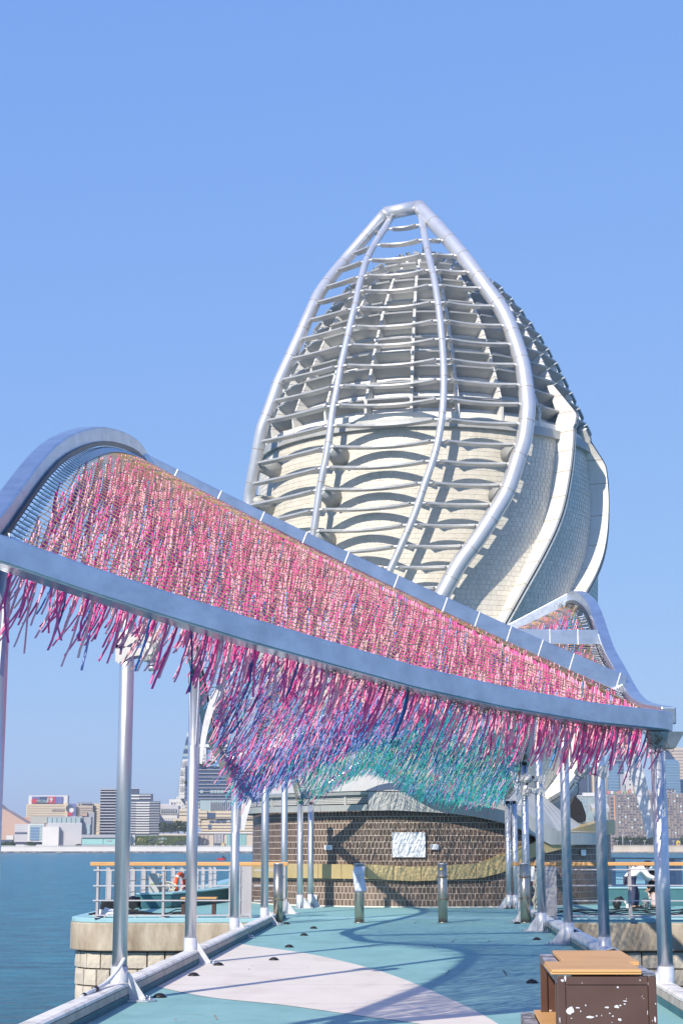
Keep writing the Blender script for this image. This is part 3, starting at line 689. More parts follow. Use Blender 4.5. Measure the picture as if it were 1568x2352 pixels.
# front beam: plain, capped at its right end
P = [CF(s) for s in np.linspace(-.04, .978, 60)]
mb = MB(); mb.sweep(P, .19, .185); mb.build('cross_beam', [M['beam']], canopy, bevel=.015)
for t, wd, h in ((1, .20, .24), (2, .18, .2), (3, .18, .2), (4, .18, .2), (5, .18, .2)): cbeam(t, wd, h)
for (cv_, fn, y0, y1) in ((Lc, Lp, 10.35, 44.1), (Rc, Rp, 16.75, 44.1)):
    cuts = [y0, 20.0, 27.0, 34.0, y1]
    for i in range(4):
        P = [fn(y) for y in np.linspace(cuts[i]+.004, cuts[i+1]-.004, 26)]
        mb = MB(); mb.sweep(P, .15, .17); mb.build('edge_beam', [M['beam']], canopy, bevel=.015)
        nrm = -1 if fn is Lp else 1
        mb = MB(); mb.sweep([p+np.array([-nrm*.085, 0, -.07]) for p in P], .025, .04); mb.build('hook_rail', [M['blackp']], canopy)
# cords of the net
tt = np.linspace(0.04, 5.0, 2500); LL = np.array([Lt(t) for t in tt]); RR = np.array([Rcomp(t) for t in tt])
ds = .5*(np.linalg.norm(np.diff(LL, axis=0), axis=1)+np.linalg.norm(np.diff(RR, axis=0), axis=1)); cs = np.r_[0, np.cumsum(ds)]
tcs = []; q_ = .05
while q_ < cs[-1]-.05: t_ = float(np.interp(q_, cs, tt)); tcs.append(t_); q_ += .115 if t_ < 1.3 else .165
nc = len(tcs)
rest = MB()
def cord_mb(mb, t, sides):
    ln = np.linalg.norm(Rcomp(t)-Lt(t)); e = min(.2/ln, .3); P = [S(t, s, .06) for s in np.linspace(e, 1-e, 9)]
    mb.tube(P, .0042, sides, 0, caps=False)
    for s0, s1, q in ((.015, e*.6, .0045), (e*.6, e, .011 if t < 2.3 else .005), (1-e, 1-e*.6, .011 if t < 2.3 else .005), (1-e*.6, .985, .0045)):
        mb.tube([S(t, s0, .06), S(t, s1, .06)], q, 4, 1 if q > .01 else 2, caps=False)
for i, t in enumerate(tcs):
    if i < 300:
        mb = MB(); cord_mb(mb, t, 4); mb.build('net_cord', [M['cord'], M['link'], M['blackp']], canopy)
    else: cord_mb(rest, t, 3)
rs = rest.build('net_cords', [M['cord'], M['link'], M['blackp']], canopy); rs['kind'] = 'stuff'
for s in np.linspace(.06, .94, 30):
    mb = MB(); P = []
    for k, t in enumerate(np.linspace(0.08, 4.98, 240)):
        P.append(S(t, s+.004*(-1)**k, .055))
    mb.tube(P, .0032, 3, caps=False); mb.build('net_wire', M['wire'], canopy)
# ropes
def rope_colour(y, s):
    r = random.random(); x = (y-19)/10.0+random.gauss(0, .22)+(.25*(s-.3) if y < 34 else 0)
    if x < .30: k = random.choices(['hot','light','magenta','salmon','peri','blue','navy'], [38,36,10,12,2,2,1])[0]
    elif x < .75: k = random.choices(['hot','light','magenta','blue','navy','peri','lavender','purple'], [20,14,12,18,9,14,8,5])[0]
    elif x < 1.25: k = random.choices(['hot','light','blue','navy','peri','lavender','aqua','teal','purple'], [10,7,24,12,20,9,9,6,4])[0]
    elif x < 1.8: k = random.choices(['hot','blue','navy','peri','aqua','teal','green','lavender'], [4,16,8,12,20,24,12,4])[0]
    else: k = random.choices(['hot','light','blue','peri','aqua','teal','green','navy'], [4,2,8,7,20,32,20,7])[0]
    return PN.index(k)
RST, RLN, RLE, RRA, RCO, RBE = [], [], [], [], [], []
for i, t in enumerate(tcs):
    a, b = Lt(t), Rcomp(t); ln = np.linalg.norm(b-a); stp = (.108 if t < 1.3 else .088)
    n = max(0, int((ln-.3)/stp)); ph = random.random()
    for k in range(n):
        s = (.19+stp*(k+ph))/ln+random.uniform(-.008, .008)
        dL = s*ln
        keep = .9
        if t < 1: keep = .55+.4*min(1, max(0, (a[1]-11.2)/5.0))*min(1, .5+dL/1.2)
        if random.random() > keep: continue
        p = S(t, s, .065); RST.append(p)
        y = p[1]; RLN.append((random.uniform(.34, .58) if t < 3.4 else random.uniform(.28, .5) if t < 4.3 else random.uniform(.2, .36))*(1.25 if random.random() < .06 else 1))
        RLE.append(random.gauss(.12 if t < 1 else .30, .045)+random.gauss(0, .15)*(random.random() < .12)+.06*math.sin(p[0]*1.7+p[1]*.9)); RRA.append(random.uniform(.0066, .0096)); RCO.append(rope_colour(y, s)); RBE.append(random.gauss(.14, .06)+random.gauss(0, .2)*(random.random() < .1))
for k in range(330):                         # a row of ropes tied straight to the back of the front beam
    q_ = .06+.90*(k+random.random())/330
    if random.random() > (.04 if q_ < .4 else .12 if q_ < .62 else .4 if q_ < .75 else .75): continue
    d_ = random.uniform(.2, .5); p = CF(q_)+np.array([-d_, d_, -.03]); RST.append(p); RLN.append(random.uniform(.26, .5)); RLE.append(random.gauss(.2, .09)); RRA.append(random.uniform(.008, .0106)); RCO.append(rope_colour(14, 0)); RBE.append(random.gauss(.14, .08))
RST = np.array(RST); RLN = np.array(RLN); RLE = np.array(RLE); RRA = np.array(RRA); RCO = np.array(RCO); RBE = np.array(RBE)
def rope_arrays(idx, K, n):
    N = len(idx); st = RST[idx]; L = RLN[idx][:, None]; le = RLE[idx][:, None]; be = RBE[idx][:, None]; q = np.linspace(0, 1, K)[None]
    wob = rng.normal(0, .0035, (N, K)).cumsum(1); wob -= wob[:, :1]
    wob2 = rng.normal(0, .005, (N, K)).cumsum(1); wob2 -= wob2[:, :1]
    x = -L*(le*q+be*q*q)+wob; y = -.08*L*q+wob2; z = -L*q*np.sqrt(np.maximum(.2, 1-(le+be*q)**2)); z = z+.012*(q == 0)
    P = st[:, None, :]+np.stack([x, y, z], 2)
    ang = np.arange(n)*2*math.pi/n; r = RRA[idx][:, None, None, None]
    rr = np.ones(K); 
    ring = np.stack([np.cos(ang), np.sin(ang), 0*ang], 1)[None, None]*r*rr[None, :, None, None]
    V = (P[:, :, None, :]+ring).reshape(-1, 3)
    a = np.arange(K-1)[:, None]*n+np.arange(n)[None]; b = np.arange(K-1)[:, None]*n+(np.arange(n)[None]+1) % n
    q4 = np.stack([a, b, b+n, a+n], 2).reshape(-1, 4); F = (q4[None]+(np.arange(N)*K*n)[:, None, None]).reshape(-1, 4)
    return V, F, np.repeat(RCO[idx], (K-1)*n)
def np_mesh(name, V, F, mi, mats):
    me = bpy.data.meshes.new(name); me.vertices.add(len(V)); me.vertices.foreach_set('co', V.astype(np.float32).ravel())
    me.loops.add(F.size); me.loops.foreach_set('vertex_index', F.astype(np.int32).ravel()); me.polygons.add(len(F))
    me.polygons.foreach_set('loop_start', np.arange(0, F.size, F.shape[1], dtype=np.int32))
    for mm in mats: me.materials.append(mm)
    me.polygons.foreach_set('material_index', mi.astype(np.int32)); me.polygons.foreach_set('use_smooth', np.ones(len(F), bool)); me.update(calc_edges=True); me.validate(); return me
order = np.argsort(RST[:, 1]+.35*np.abs(RST[:, 2]-2.6)+rng.uniform(0, 4.0, len(RST)))
near = order[:300]; far = order[300:]
for i in near:
    V, F, mi = rope_arrays(np.array([i]), 9, 6); me = np_mesh('rope', V, F, mi*0, [PM[RCO[i]]]); link('rope', me, canopy)
fa = far[RST[far, 1] < 23]; fz = far[RST[far, 1] >= 23]
V1, F1, m1 = rope_arrays(fa, 7, 5); V2, F2, m2 = rope_arrays(fz, 5, 4)
me = np_mesh('ropes', np.r_[V1, V2], np.r_[F1, F2+len(V1)], np.r_[m1, m2], PM); ro = link('ropes', me, canopy); ro['kind'] = 'stuff'
print('ropes', len(RST), 'cords', nc)
# coiled wire ends stuffed along the front beam on the right and along the far right edge
mb = MB()
def curls(n, fp, rad_):
    for _ in range(n):
        c = fp(random.random()); k = 7; r = random.uniform(.02, rad_); e1 = np.array([random.gauss(0, 1), random.gauss(0, .6), random.gauss(0, 1)]); e1 /= np.linalg.norm(e1); e2 = np.cross(e1, [random.random(), random.random(), .3]); e2 /= np.linalg.norm(e2)
        mb.tube([c+r*(math.cos(q)*e1+math.sin(q)*e2) for q in np.linspace(0, random.uniform(2.5, 5), k)], .0025, 3, 0, caps=False)
curls(380, lambda q: CF(.42+.57*q)+np.array([0, .07, -.06-.05*random.random()])+rng.normal(0, .02, 3), .06)
curls(160, lambda q: CF(.955+.03*q)+np.array([0, .05, -.12-.08*random.random()])+rng.normal(0, .03, 3), .07)
curls(200, lambda q: S(4.0+.95*q, .975, .1)+rng.normal(0, .04, 3), .07)
curls(160, lambda q: S(1.5+1.6*q, .965, .08)+rng.normal(0, .03, 3), .06)
cw = mb.build('wire_curls', M['nest'], canopy); cw['kind'] = 'stuff'
# poles
def pole(x, y, ztop, side, r=.076, brk=None):
    mb = MB(); mb.tube([(x, y, .3), (x, y, ztop*.45), (x, y, ztop*.452), (x, y, ztop-.10)], [r, r, r*.985, r*.985], 20); p = mb.build('pole', M['galv'], canopy)
    mb = MB(); mb.tube([(x, y, .012), (x, y, .34)], r+.01, 20); mb.build('sleeve', M['zinc_paint'], p)
    mb = MB(); mb.prism([(x-.14*1, y-.13, .003), (x+.14, y-.13, .003), (x+.14, y+.13, .003), (x-.14, y+.13, .003)] if side == 0 else
                        [(x-side*.12, y-.13, .003), (x+side*.30, y-.13, .003), (x+side*.37, y-.06, .003), (x+side*.37, y+.06, .003), (x+side*.30, y+.13, .003), (x-side*.12, y+.13, .003)], (0, 0, .014)); mb.build('base_plate', M['galv_plate'], p)
    sd = side or 1
    mb = MB(); mb.prism([(x+sd*(r+.008), y-.006, .018), (x+sd*(r+.20), y-.006, .018), (x+sd*(r+.175), y-.006, .06), (x+sd*(r+.02), y-.006, .285), (x+sd*(r+.008), y-.006, .285)], (0, .012, 0)); mb.build('gusset', M['zinc_paint'], p)
    mb = MB(); mb.prism([(x-.006, y-r-.008, .018), (x-.006, y-r-.10, .018), (x-.006, y-r-.012, .22), (x-.006, y-r-.008, .22)], (.012, 0, 0)); mb.build('gusset', M['zinc_paint'], p)
    for bx, by in ((.27, -.09), (.31, 0), (.27, .09), (-.09, -.1)):
        mb = MB(); mb.tube([(x+sd*bx, y+by, .016), (x+sd*bx, y+by, .032)], .017, 6); mb.tube([(x+sd*bx, y+by, .032), (x+sd*bx, y+by, .052)], .009, 6); mb.build('bolt', M['galv_plate'], p)
    mb = MB(); mb.tube([(x, y, ztop-.12), (x, y, ztop-.02)], r*.55, 10); mb.obox((x, y, ztop-.08), (r*1.1, 0, 0), (0, .03, 0), (0, 0, .05)); mb.build('fork_joint', M['blackp'], p)
    for q in (-1, 1):
        mb = MB(); mb.prism([(x+q*r*.75, y-r-.012, ztop+.02), (x+q*r*.95, y-r-.012, ztop+.02), (x+q*r*.5, y-r-.012, ztop-.95), (x+q*r*.35, y-r-.012, ztop-.95)], (0, .01, 0)); mb.build('stay_plate', M['galv_plate'], p)
    if brk:
        bx, bz, zl, wd = brk; n = 12; inn, out = [], []
        for k in range(n+1):
            q = k/n*math.pi/2; X = x+sd*r+(bx-x-sd*r)*(1-math.cos(q)); Z = zl+(bz-zl)*math.sin(q); ww = wd*(.15+.85*math.sin(math.pi*min(1, .12+k/n*.8)))
            out.append((X, y, Z)); inn.append((X+sd*ww, y, Z-ww*.35))
        mb = MB(); mb.prism(out+inn[::-1], (0, .012, 0)); mb.build('curved_bracket', M['zinc_paint'], p)
    return p
for (x, y) in ((-2.385, 11.75), (-2.22, 17.57), (-1.99, 23.07), (-1.82, 29.67), (-1.53, 34.64), (-1.33, 40.29), (-1.05, 44.0), (-.79, 44.75)):
    yy = min(y, 44.0); zt = Lp(yy)[2]-.1; br = None
    if abs(y-23.07) < .1: br = (x+.62, zt+.1, zt-1.2, .09)
    if abs(y-29.67) < .1: br = (x+.5, zt+.2, zt-.9, .16)
    pole(x, y, zt, 1, brk=br)
for (x, y) in ((3.24, 17.57), (3.5, 23.32), (3.59, 27.68), (3.66, 31.96), (3.83, 36.06), (4.23, 44.0), (4.40, 44.0)):
    yy = min(y, 44.0); zt = Rp(max(yy, 16.3))[2]-.1; br = None
    if abs(y-17.57) < .1: br = (x-.5, zt+.02, zt-1.15, .14)
    if abs(y-36.06) < .1: br = (x-.45, zt+.3, zt-.9, .14)
    pole(x, y, zt, -1, brk=br)
# corner block at the right end of the front beam
e = CF(.972); mb = MB(); mb.prism([e+np.array([-.14,-.1,-.094]), e+np.array([.2,-.06,-.094]), e+np.array([.12,.0,-.24]), e+np.array([-.10,-.02,-.24])], (.02, .3, 0)); mb.build('corner_block', M['galv_plate'], canopy)
# spotlights clamped to the poles
def spot(x, y, z, sgn, tilt, label, back=0, s=1.0):
    t = thing('spotlight', label, 'spotlight', (x, y, z), 0, 'grey spotlights clamped to the canopy poles')
    mb = MB(); mb.prism([(-sgn*.11, -.085, .09), (sgn*.02, -.085, .06), (sgn*.17, -.085, .05), (sgn*.17, -.085, -.02), (sgn*.05, -.085, -.035), (-sgn*.03, -.085, -.09), (-sgn*.11, -.085, -.09)], (0, -.006, 0)); mb.build('clamp_bracket', M['lamp_grey'], t, True); mb = MB(); mb.prism([(-sgn*.11, .085, .09), (sgn*.17, .085, .05), (sgn*.17, .085, -.02), (-sgn*.11, .085, -.09)], (0, .006, 0)); mb.build('clamp_bracket', M['lamp_grey'], t, True)
    c = np.array([sgn*.25, -.09, 0.]); d = np.array([math.sin(tilt), 0, -math.cos(tilt)]); sd = np.array([0, 1., 0]); up = np.cross(sd, d)
    mb = MB(); mb.tube([c-d*.11, c-d*.09, c+d*.08, c+d*.085], [.06, .075, .078, .05], 20); h = mb.build('housing', M['lamp_grey'], t, True)
    for k in range(14):
        q = 2*math.pi*k/14; n = math.cos(q)*sd+math.sin(q)*up; mb = MB(); mb.obox(c+n*.079, d*.075, n*.010, np.cross(d, n)*.0035); mb.build('cooling_fin', M['lamp_grey'], h, True)
    mb = MB(); mb.tube([c+d*.085, c+d*.12], .045, 16); mb.tube([c+d*.12, c+d*.13], .058, 16); mb.tube([c+d*.13, c+d*.185], .04, 16); mb.build('snout', M['galv_plate'], t, True)
    mb = MB(); mb.tube([c+d*.186, c+d*.188], .034, 16); mb.build('lens', M['lens'], t, True)
    mb = MB(); mb.tube([c-sd*.085, c-sd*.1], .03, 10); mb.obox(c-d*.13, up*.02, sd*.03, d*.035, 1); mb.build('pivot', [M['lamp_grey'], M['black']], t, True)
    return t
def pz_at(u, v, y): return float(yp(u, v, y)[2])
spot(-2.22, 17.57, pz_at(300, 1472, 17.57), 1, R_(-155), 'grey spotlight tilted upwards, upper of the pair on the left pole')
spot(-2.22, 17.57, pz_at(296, 1502, 17.57), 1, R_(8), 'grey spotlight pointing down, lower of the pair on the left pole')
spot(3.5, 23.32, pz_at(1380, 1772, 23.32), -1, R_(-30), 'grey spotlight on the pole left of the front right corner pole')
spot(3.66, 31.96, pz_at(1232, 1790, 31.96), -1, R_(-75), 'upper of two spotlights beside the teal rope fringe')
spot(3.66, 31.96, pz_at(1236, 1818, 31.96), -1, R_(-10), 'lower of two spotlights beside the teal rope fringe')
# ------------------------------------------------------------------ railings of the platform
def rail_bar(parent, a, b, z, r=.014):
    mb = MB(); a = np.array(a, float); b = np.array(b, float); d = b-a; d /= np.linalg.norm(d); n = np.array([-d[1], d[0]])
    mb.prism([(*(a+n*r), z-r), (*(b+n*r), z-r), (*(b+n*r), z+r), (*(a+n*r), z+r)], np.r_[-n*2*r, 0]); mb.build('rail', M['rail'], parent)
def flat_post(parent, x, y, z0, z1, ang=0, wd=.05, dp=.13, nm='post'):
    c, s = math.cos(ang), math.sin(ang); ax = np.array([c, s, 0]); ay = np.array([-s, c, 0]); mb = MB()
    m = (z0+z1)/2; h = (z1-z0)/2
    mb.obox((x, y, m), ax*wd/2, ay*.012, (0, 0, h)); mb.obox(np.array([x, y, m])+ay*(.0125+dp/2), ax*.01, ay*dp/2, (0, 0, h-.002))
    mb.obox(np.array([x, y, m])+ay*(dp+.0255), ax*wd/2, ay*.012, (0, 0, h-.001)); mb.obox((x, y, z0+.008), ax*.07, ay*.05, (0, 0, .0075)); mb.build(nm, M['post'], parent)
YR = 38.15
rl = thing('railing', 'grey railing with an orange wooden handrail at the front of the left platform', 'railing', (-3.4, YR, 0), 0, 'railings with wooden handrails')
xa, xb = float(yp(208, 1981, YR)[0]), float(yp(662, 1981, YR)[0])
mb = MB(); mb.box(xa, xb, YR-.03, YR+.19, 1.115, 1.2); mb.build('handrail', M['wood'], rl, bevel=.012)
for z in (1.025, .69, .375, .06): rail_bar(rl, (xa+.08, YR-.02), (xb-1.0, YR-.02), z)
for z in (1.025, .69, .375): rail_bar(rl, (xb-.75, YR-.02), (xb-.05, YR-.02), z)
for u in (224, 375, 528): flat_post(rl, float(yp(u, 2060, YR)[0]), YR, 0.004, 1.112)
def panel_post(parent, u0, u1, y, name='end_panel_post'):
    x0, x1 = float(yp(u0, 2050, y)[0]), float(yp(u1, 2050, y)[0]); mb = MB()
    mb.box(x0, x1, y, y+.02, .05, 1.11); mb.box(x0, x0+.045, y-.03, y-.002, .02, 1.11); mb.box(x1-.045, x1, y-.03, y-.002, .02, 1.11); mb.box(x0-.02, x1+.02, y-.05, y+.1, .004, .03)
    for z in (.2, .45, .7, .95): mb.tube([(x0+.06, y-.012, z), (x0+.06, y-.001, z)], .012, 8)
    o = mb.build(name, M['post'], parent); return o
panel_post(rl, 548, 578, YR-.02); panel_post(rl, 646, 655, YR-.02)
# the long railing along the left edge
r2 = thing('railing', 'long grey railing running away along the left edge of the platform', 'railing', (-5.3, 50, 0), 0, 'railings with wooden handrails')
pp = []
for u, v in ((255,2096),(309,2078),(334,2072),(357,2068),(381,2063),(402,2058),(422,2053),(440,2049),(456,2045),(470,2042),(487,2039),(497,2037)):
    p = gp(u, v, 0.0); pp.append(p)
zt = lambda y: 1.13-max(0, y-41)*.0095
for p in pp: flat_post(r2, p[0], p[1], 0.003, zt(p[1])-.08, R_(62), .05, .11)
for a, b in zip(pp[:-1], pp[1:]):
    a2, b2 = a.copy(), b.copy()
    for f_ in (.9, .6, .33): 
        mb = MB(); mb.sweep([a+np.array([0, 0, zt(a[1])*f_]), b+np.array([0, 0, zt(b[1])*f_])], .025, .025); mb.build('rail', M['rail'], r2)
P = [p+np.array([0, 0, zt(p[1])]) for p in pp]; P[0] = P[0]-(P[1]-P[0])*.3
mb = MB(); mb.sweep(P, .2, .06); mb.build('handrail', M['wood_grey'], r2)
# right platform railing
r3 = thing('railing', 'grey railing with an orange wooden handrail at the front of the right platform', 'railing', (7, YR, 0), 0, 'railings with wooden handrails')
YQ = 37.95
xc = float(yp(1178, 1984, YQ)[0]); xd = 11.5
mb = MB(); mb.box(xc, xd, YQ-.03, YQ+.19, 1.12, 1.2); mb.build('handrail', M['wood'], r3, bevel=.012)
for z in (1.04, .70, .375, .06): rail_bar(r3, (xc+1.05, YQ-.02), (xd, YQ-.02), z)
rail_bar(r3, (xc+.1, YQ-.02), (xc+1.0, YQ-.02), 1.04)
panel_post(r3, 1188, 1211, YQ-.02); panel_post(r3, 1246, 1277, YQ-.02)
for x in (float(yp(1447, 2060, YQ)[0]), float(yp(1447, 2060, YQ)[0])+1.5, float(yp(1447, 2060, YQ)[0])+3.0): flat_post(r3, x, YQ, .004, 1.117)
r4 = thing('railing', 'dark posts of the far right railing beyond the people', 'railing', (12, 62, 0), 0, 'railings with wooden handrails')
for u, y in ((1407, 66), (1490, 58), (1546, 62), (1558, 60), (1600, 52)):
    x = float(yp(u, 2035, y)[0]); flat_post(r4, x, y, .003, 1.1, 0, .22, .1)
q = [np.array([float(yp(u, 2035, y)[0]), y, 1.13]) for u, y in ((1395, 67), (1430, 65), (1546, 62), (1640, 57))]
mb = MB(); mb.sweep(q, .2, .05); mb.build('handrail', M['wood_grey'], r4)
for z in (.9, .6, .35):
    mb = MB(); mb.sweep([p-np.array([0, 0, 1.13-z]) for p in q], .025, .025); mb.build('rail', M['post'], r4)
# low painted walls
def low_wall(name, label, pts, h, th=.35):
    t = thing(name, label, 'low wall', pts[0]); P = [np.array([p[0], p[1], h/2+.004]) for p in pts]
    mb = MB(); mb.sweep(P, th, h); mb.build('wall_body', M['teal_dark'], t, bevel=.02)
    mb = MB(); mb.sweep([p+np.array([0, 0, h/2+.021]) for p in P], th+.06, .04); mb.build('wall_cap', M['teal_light'], t, bevel=.01)
low_wall('low_wall', 'low teal wall running back on the left platform behind the bench', [tuple(gp(318, 2087)), tuple(gp(380, 2086)), tuple(gp(450, 2079)), tuple(gp(505, 2071)), tuple(gp(545, 2066)), tuple(gp(575, 2064))], .34)
low_wall('low_wall', 'low teal wall on the right platform behind the bending woman', [(7.0, 46.4), (9.2, 46.3), (10.4, 46.0), (11.0, 45.6), (12.6, 45.4)], .44, .5)

# ------------------------------------------------------------------ bollards
def torus(mb, c, R, r, ax1, ax2, n=16, m=6, mi=0):
    c = np.array(c, float); P = [c+R*(math.cos(q)*np.array(ax1)+math.sin(q)*np.array(ax2)) for q in np.linspace(0, 2*math.pi, n+1)]; mb.tube(P, r, m, mi, caps=False)
def chain_ring(parent, z, R, hang=0):
    mb = MB(); n = 30
    for k in range(n):
        q = 2*math.pi*k/n; c = np.array([R*math.cos(q), R*math.sin(q), z+.012*math.sin(q*2+z*9)]); t = np.array([-math.sin(q), math.cos(q), 0]); nn = np.array([math.cos(q), math.sin(q), 0])
        o_ = nn if k % 2 else np.array([0, 0, 1.]); torus(mb, c, .017, .0042, t*1.15, o_*.75, 8, 4)
    for k in range(hang):
        c = np.array([-R*.8, -R*.75, z-.03-.03*k]); torus(mb, c, .017, .0042, np.array([0, 0, 1.]), np.array([.75, 0, 0]) if k % 2 else np.array([0, .75, 0]), 8, 4)
    o = mb.build('chain', M['chain'], parent, True); o['kind'] = 'stuff'
def bollard():
    t = thing('bollard', 'x', 'bollard', (0, 0, 0), 0, 'stainless steel bollards across the walkway')
    mb = MB(); mb.tube([(0, 0, 0.002), (0, 0, 1.17)], .097, 28); mb.build('post', M['stainless'], t, True)
    mb = MB(); mb.tube([(0, 0, 1.1705), (0, 0, 1.19), (0, 0, 1.194)], [.098, .098, .09], 28); mb.build('cap', M['galv_plate'], t, True)
    mb = MB(); mb.tube([(0, 0, .003), (0, 0, .018)], .12, 28); mb.build('collar', M['stainless'], t, True)
    for z in (.47, .92):
        for s in (-1, 1):
            mb = MB(); torus(mb, (s*.118, 0, z), .022, .006, (1, 0, 0), (0, 0, 1), 12, 6); mb.build('ring', M['chain'], t, True)
    return t
b0 = bollard(); lab = ['leftmost bollard, with a chain hanging round its lower half', 'bollard with a white paper notice tied round it', 'chained bollard with a small yellow sticker near its top', 'rightmost bollard, chained beside the orange lifebuoy']
bol = []
for i, u in enumerate((638, 825, 1017, 1206)):
    o = b0 if i == 0 else copy_tree(b0); bol.append(o); p = gp(u, 2120); o.location = (p[0], p[1]+.05, 0); o['label'] = lab[i]
chain_ring(bol[0], .46, .104, 12); chain_ring(bol[2], .47, .104); chain_ring(bol[2], .93, .104); chain_ring(bol[3], .5, .104, 3); chain_ring(bol[3], .93, .104)
mb = MB(); mb.tube([(-.035, -.0985, 1.08), (-.035, -.0995, 1.08)], .022, 14); mb.build('sticker', mat('sticker_yellow', (.75,.62,.05), .5), bol[2], True)
pn = thing('paper_notice', 'white paper notice in a plastic sleeve tied to a bollard', 'notice', bol[1].location+Vector((0, 0, .5)))
mb = MB(); rows = []
for k in range(9):
    z = 1.0-.062*k-.37; s = [-.1, -.125, -.13, -.128, -.122, -.115, -.105, -.098, -.085][k]
    rows.append([(s+.235*j/6-.0, -.103-.018*math.sin(math.pi*j/6)-.01*math.sin(k*.9), z) for j in range(7)])
mb.grid(rows, 0, True); o = mb.build('sheet', mat('blueish_paper', (.60,.66,.80), .5), pn, True); sm = o.modifiers.new('thick', 'SOLIDIFY'); sm.thickness = .003
for k in range(6):
    mb = MB(); z = .47-.03*k; mb.box(-.07, .06-.02*(k % 3), -.136, -.1355, z, z+.008); mb.build('print_line', M['print'], pn, True)
mb = MB(); torus(mb, (0, 0, .52), .1, .004, (1, 0, .1), (0, 1, 0), 20, 5); mb.tube([(-.0, -.1, .52), (.06, -.15, .60), (.1, -.14, .62)], .003, 5); mb.build('string', M['paper'], pn, True)

# ------------------------------------------------------------------ lifebuoys with ropes
def lifebuoy(x, y, z, ang, label):
    t = thing('lifebuoy', label, 'lifebuoy', (x, y, z), ang, 'orange lifebuoys hung on the railings')
    mb = MB(); torus(mb, (0, 0, 0), .29, .065, (1, 0, 0), (0, 0, 1), 36, 12); mb.build('ring', M['orange'], t, True)
    for q in (0, 90, 180, 270):
        a = R_(q+45); c = np.array([.29*math.cos(a), 0, .29*math.sin(a)]); d = np.array([-math.sin(a), 0, math.cos(a)]); mb = MB(); mb.tube([c-d*.04, c+d*.04], .068, 14); mb.build('band', M['white_paint'], t, True)
    mb = MB(); torus(mb, (0, 0, 0), .375, .008, (1, 0, 0), (0, 0, 1), 28, 5); mb.build('grab_line', M['rope_cream'], t, True)
    return t
p = yp(414, 2031, 51.5); lifebuoy(p[0], p[1], p[2], R_(68), 'orange lifebuoy on the left railing above a heap of cream rope')
p = yp(1233, 2012, 38.3); lifebuoy(p[0], p[1], p[2], R_(75), 'orange lifebuoy on the right railing next to the rightmost bollard')
def rope_heap(label, cx, cy, z, spread, n, hang=False):
    t = thing('rope_heap', label, 'rope', (cx, cy, z)); mb = MB()
    for k in range(n):
        P = []; c = np.array([random.gauss(0, spread*.4), random.gauss(0, spread*.2), abs(random.gauss(0, spread*.3))+.02]); q0 = random.random()*6; L = random.uniform(2, 5); r = random.uniform(.08, spread*.6)
        e2 = np.array([0, .5, random.uniform(.2, .8)]); e1 = np.array([1., random.uniform(-.3, .3), random.uniform(-.4, .4)])
        for j in range(10):
            q = q0+L*j/9; v = c+r*(math.cos(q)*e1+math.sin(q)*e2); v[2] = max(v[2], .015); P.append(v)
        mb.tube(P, .016, 6)
    o = mb.build('coils', M['rope_cream'], t, True); o['kind'] = 'stuff'; return t
p = gp(392, 2066); rope_heap('heap of cream rope below the left lifebuoy', p[0], 49.5, .28, .45, 26)
t = thing('hanging_rope', 'tangled cream rope hanging from the right lifebuoy down to the deck', 'rope', yp(1226, 2110, 38.0)); mb = MB()
for k in range(9):
    x0 = float(yp(1228+random.uniform(-4, 5), 2000, 38.0)[0]); P = []; L = random.uniform(.55, .95)
    for j in range(9): P.append((x0+.05*math.sin(j*1.1+k)*(.5+j/9)+.03*random.random(), YQ-.07-.02*random.random(), 1.0-L*j/8))
    mb.tube(crom(P, 3), .014, 6)
mb.tube(crom([(x0-.02, YQ-.08, .75), (x0-.08, YQ-.1, .4), (x0-.1, YQ-.15, .1), (x0-.16, YQ-.4, .06), (x0-.22, YQ-.55, .05)], 4), .014, 6)
o = mb.build('strands', M['rope_cream'], t); o['kind'] = 'stuff'
tg = thing('hanging_paper', 'white paper strip hanging from the rail beside the right lifebuoy', 'notice', yp(1222, 2000, 37.9)); mb = MB()
p = yp(1218, 2024, 37.88); q = yp(1226, 1990, 37.88); mb.box(p[0], q[0], 37.86, 37.866, p[2], q[2]); mb.build('sheet', M['paper'], tg)
# information panel on the left railing
p0, p1 = yp(341, 2068, 49.2), yp(366, 2006, 49.2); ip = thing('information_panel', 'weathered grey information panel fixed inside the left railing', 'sign', ((p0[0]+p1[0])/2, 49.2, p0[2]))
mb = MB(); mb.box(p0[0], p1[0], 49.2, 49.24, p0[2], p1[2]); mb.build('board', mat('faded_board', (.36,.37,.38), .5, 0, (.46,.47,.48), 6), ip)
mb = MB(); zc = p1[2]-(p1[2]-p0[2])*.42; mb.box(p0[0]+.05, p1[0]-.1, 49.192, 49.199, zc-.03, zc+.03); mb.build('green_patch', mat('faded_green', (.2,.28,.12), .6), ip)
# bench
def bench(u0, u1, vt, y, label):
    x0, x1 = float(yp(u0, vt, y)[0]), float(yp(u1, vt, y)[0]); zt_ = float(yp(u0, vt, y)[2]); t = thing('bench', label, 'bench', ((x0+x1)/2, y, 0))
    n = 5
    for k in range(n):
        mb = MB(); ya = y+.02+k*.09; mb.box(x0, x1, ya, ya+.075, zt_-.035, zt_); mb.build('slat', M['wood'], t)
    fr = M['brown_paint']
    for xa_ in (x0+.02, x1-.1):
        for ya in (y+.03, y+.38): mb = MB(); mb.box(xa_, xa_+.07, ya, ya+.07, .004, zt_-.037); mb.build('leg', fr, t)
    mb = MB(); mb.box(x0+.09, x1-.1, y+.05, y+.09, .02, .06); mb.build('stretcher', fr, t)
bench(415, 497, 2061, 38.6, 'small slatted wooden bench with brown legs behind the left railing')
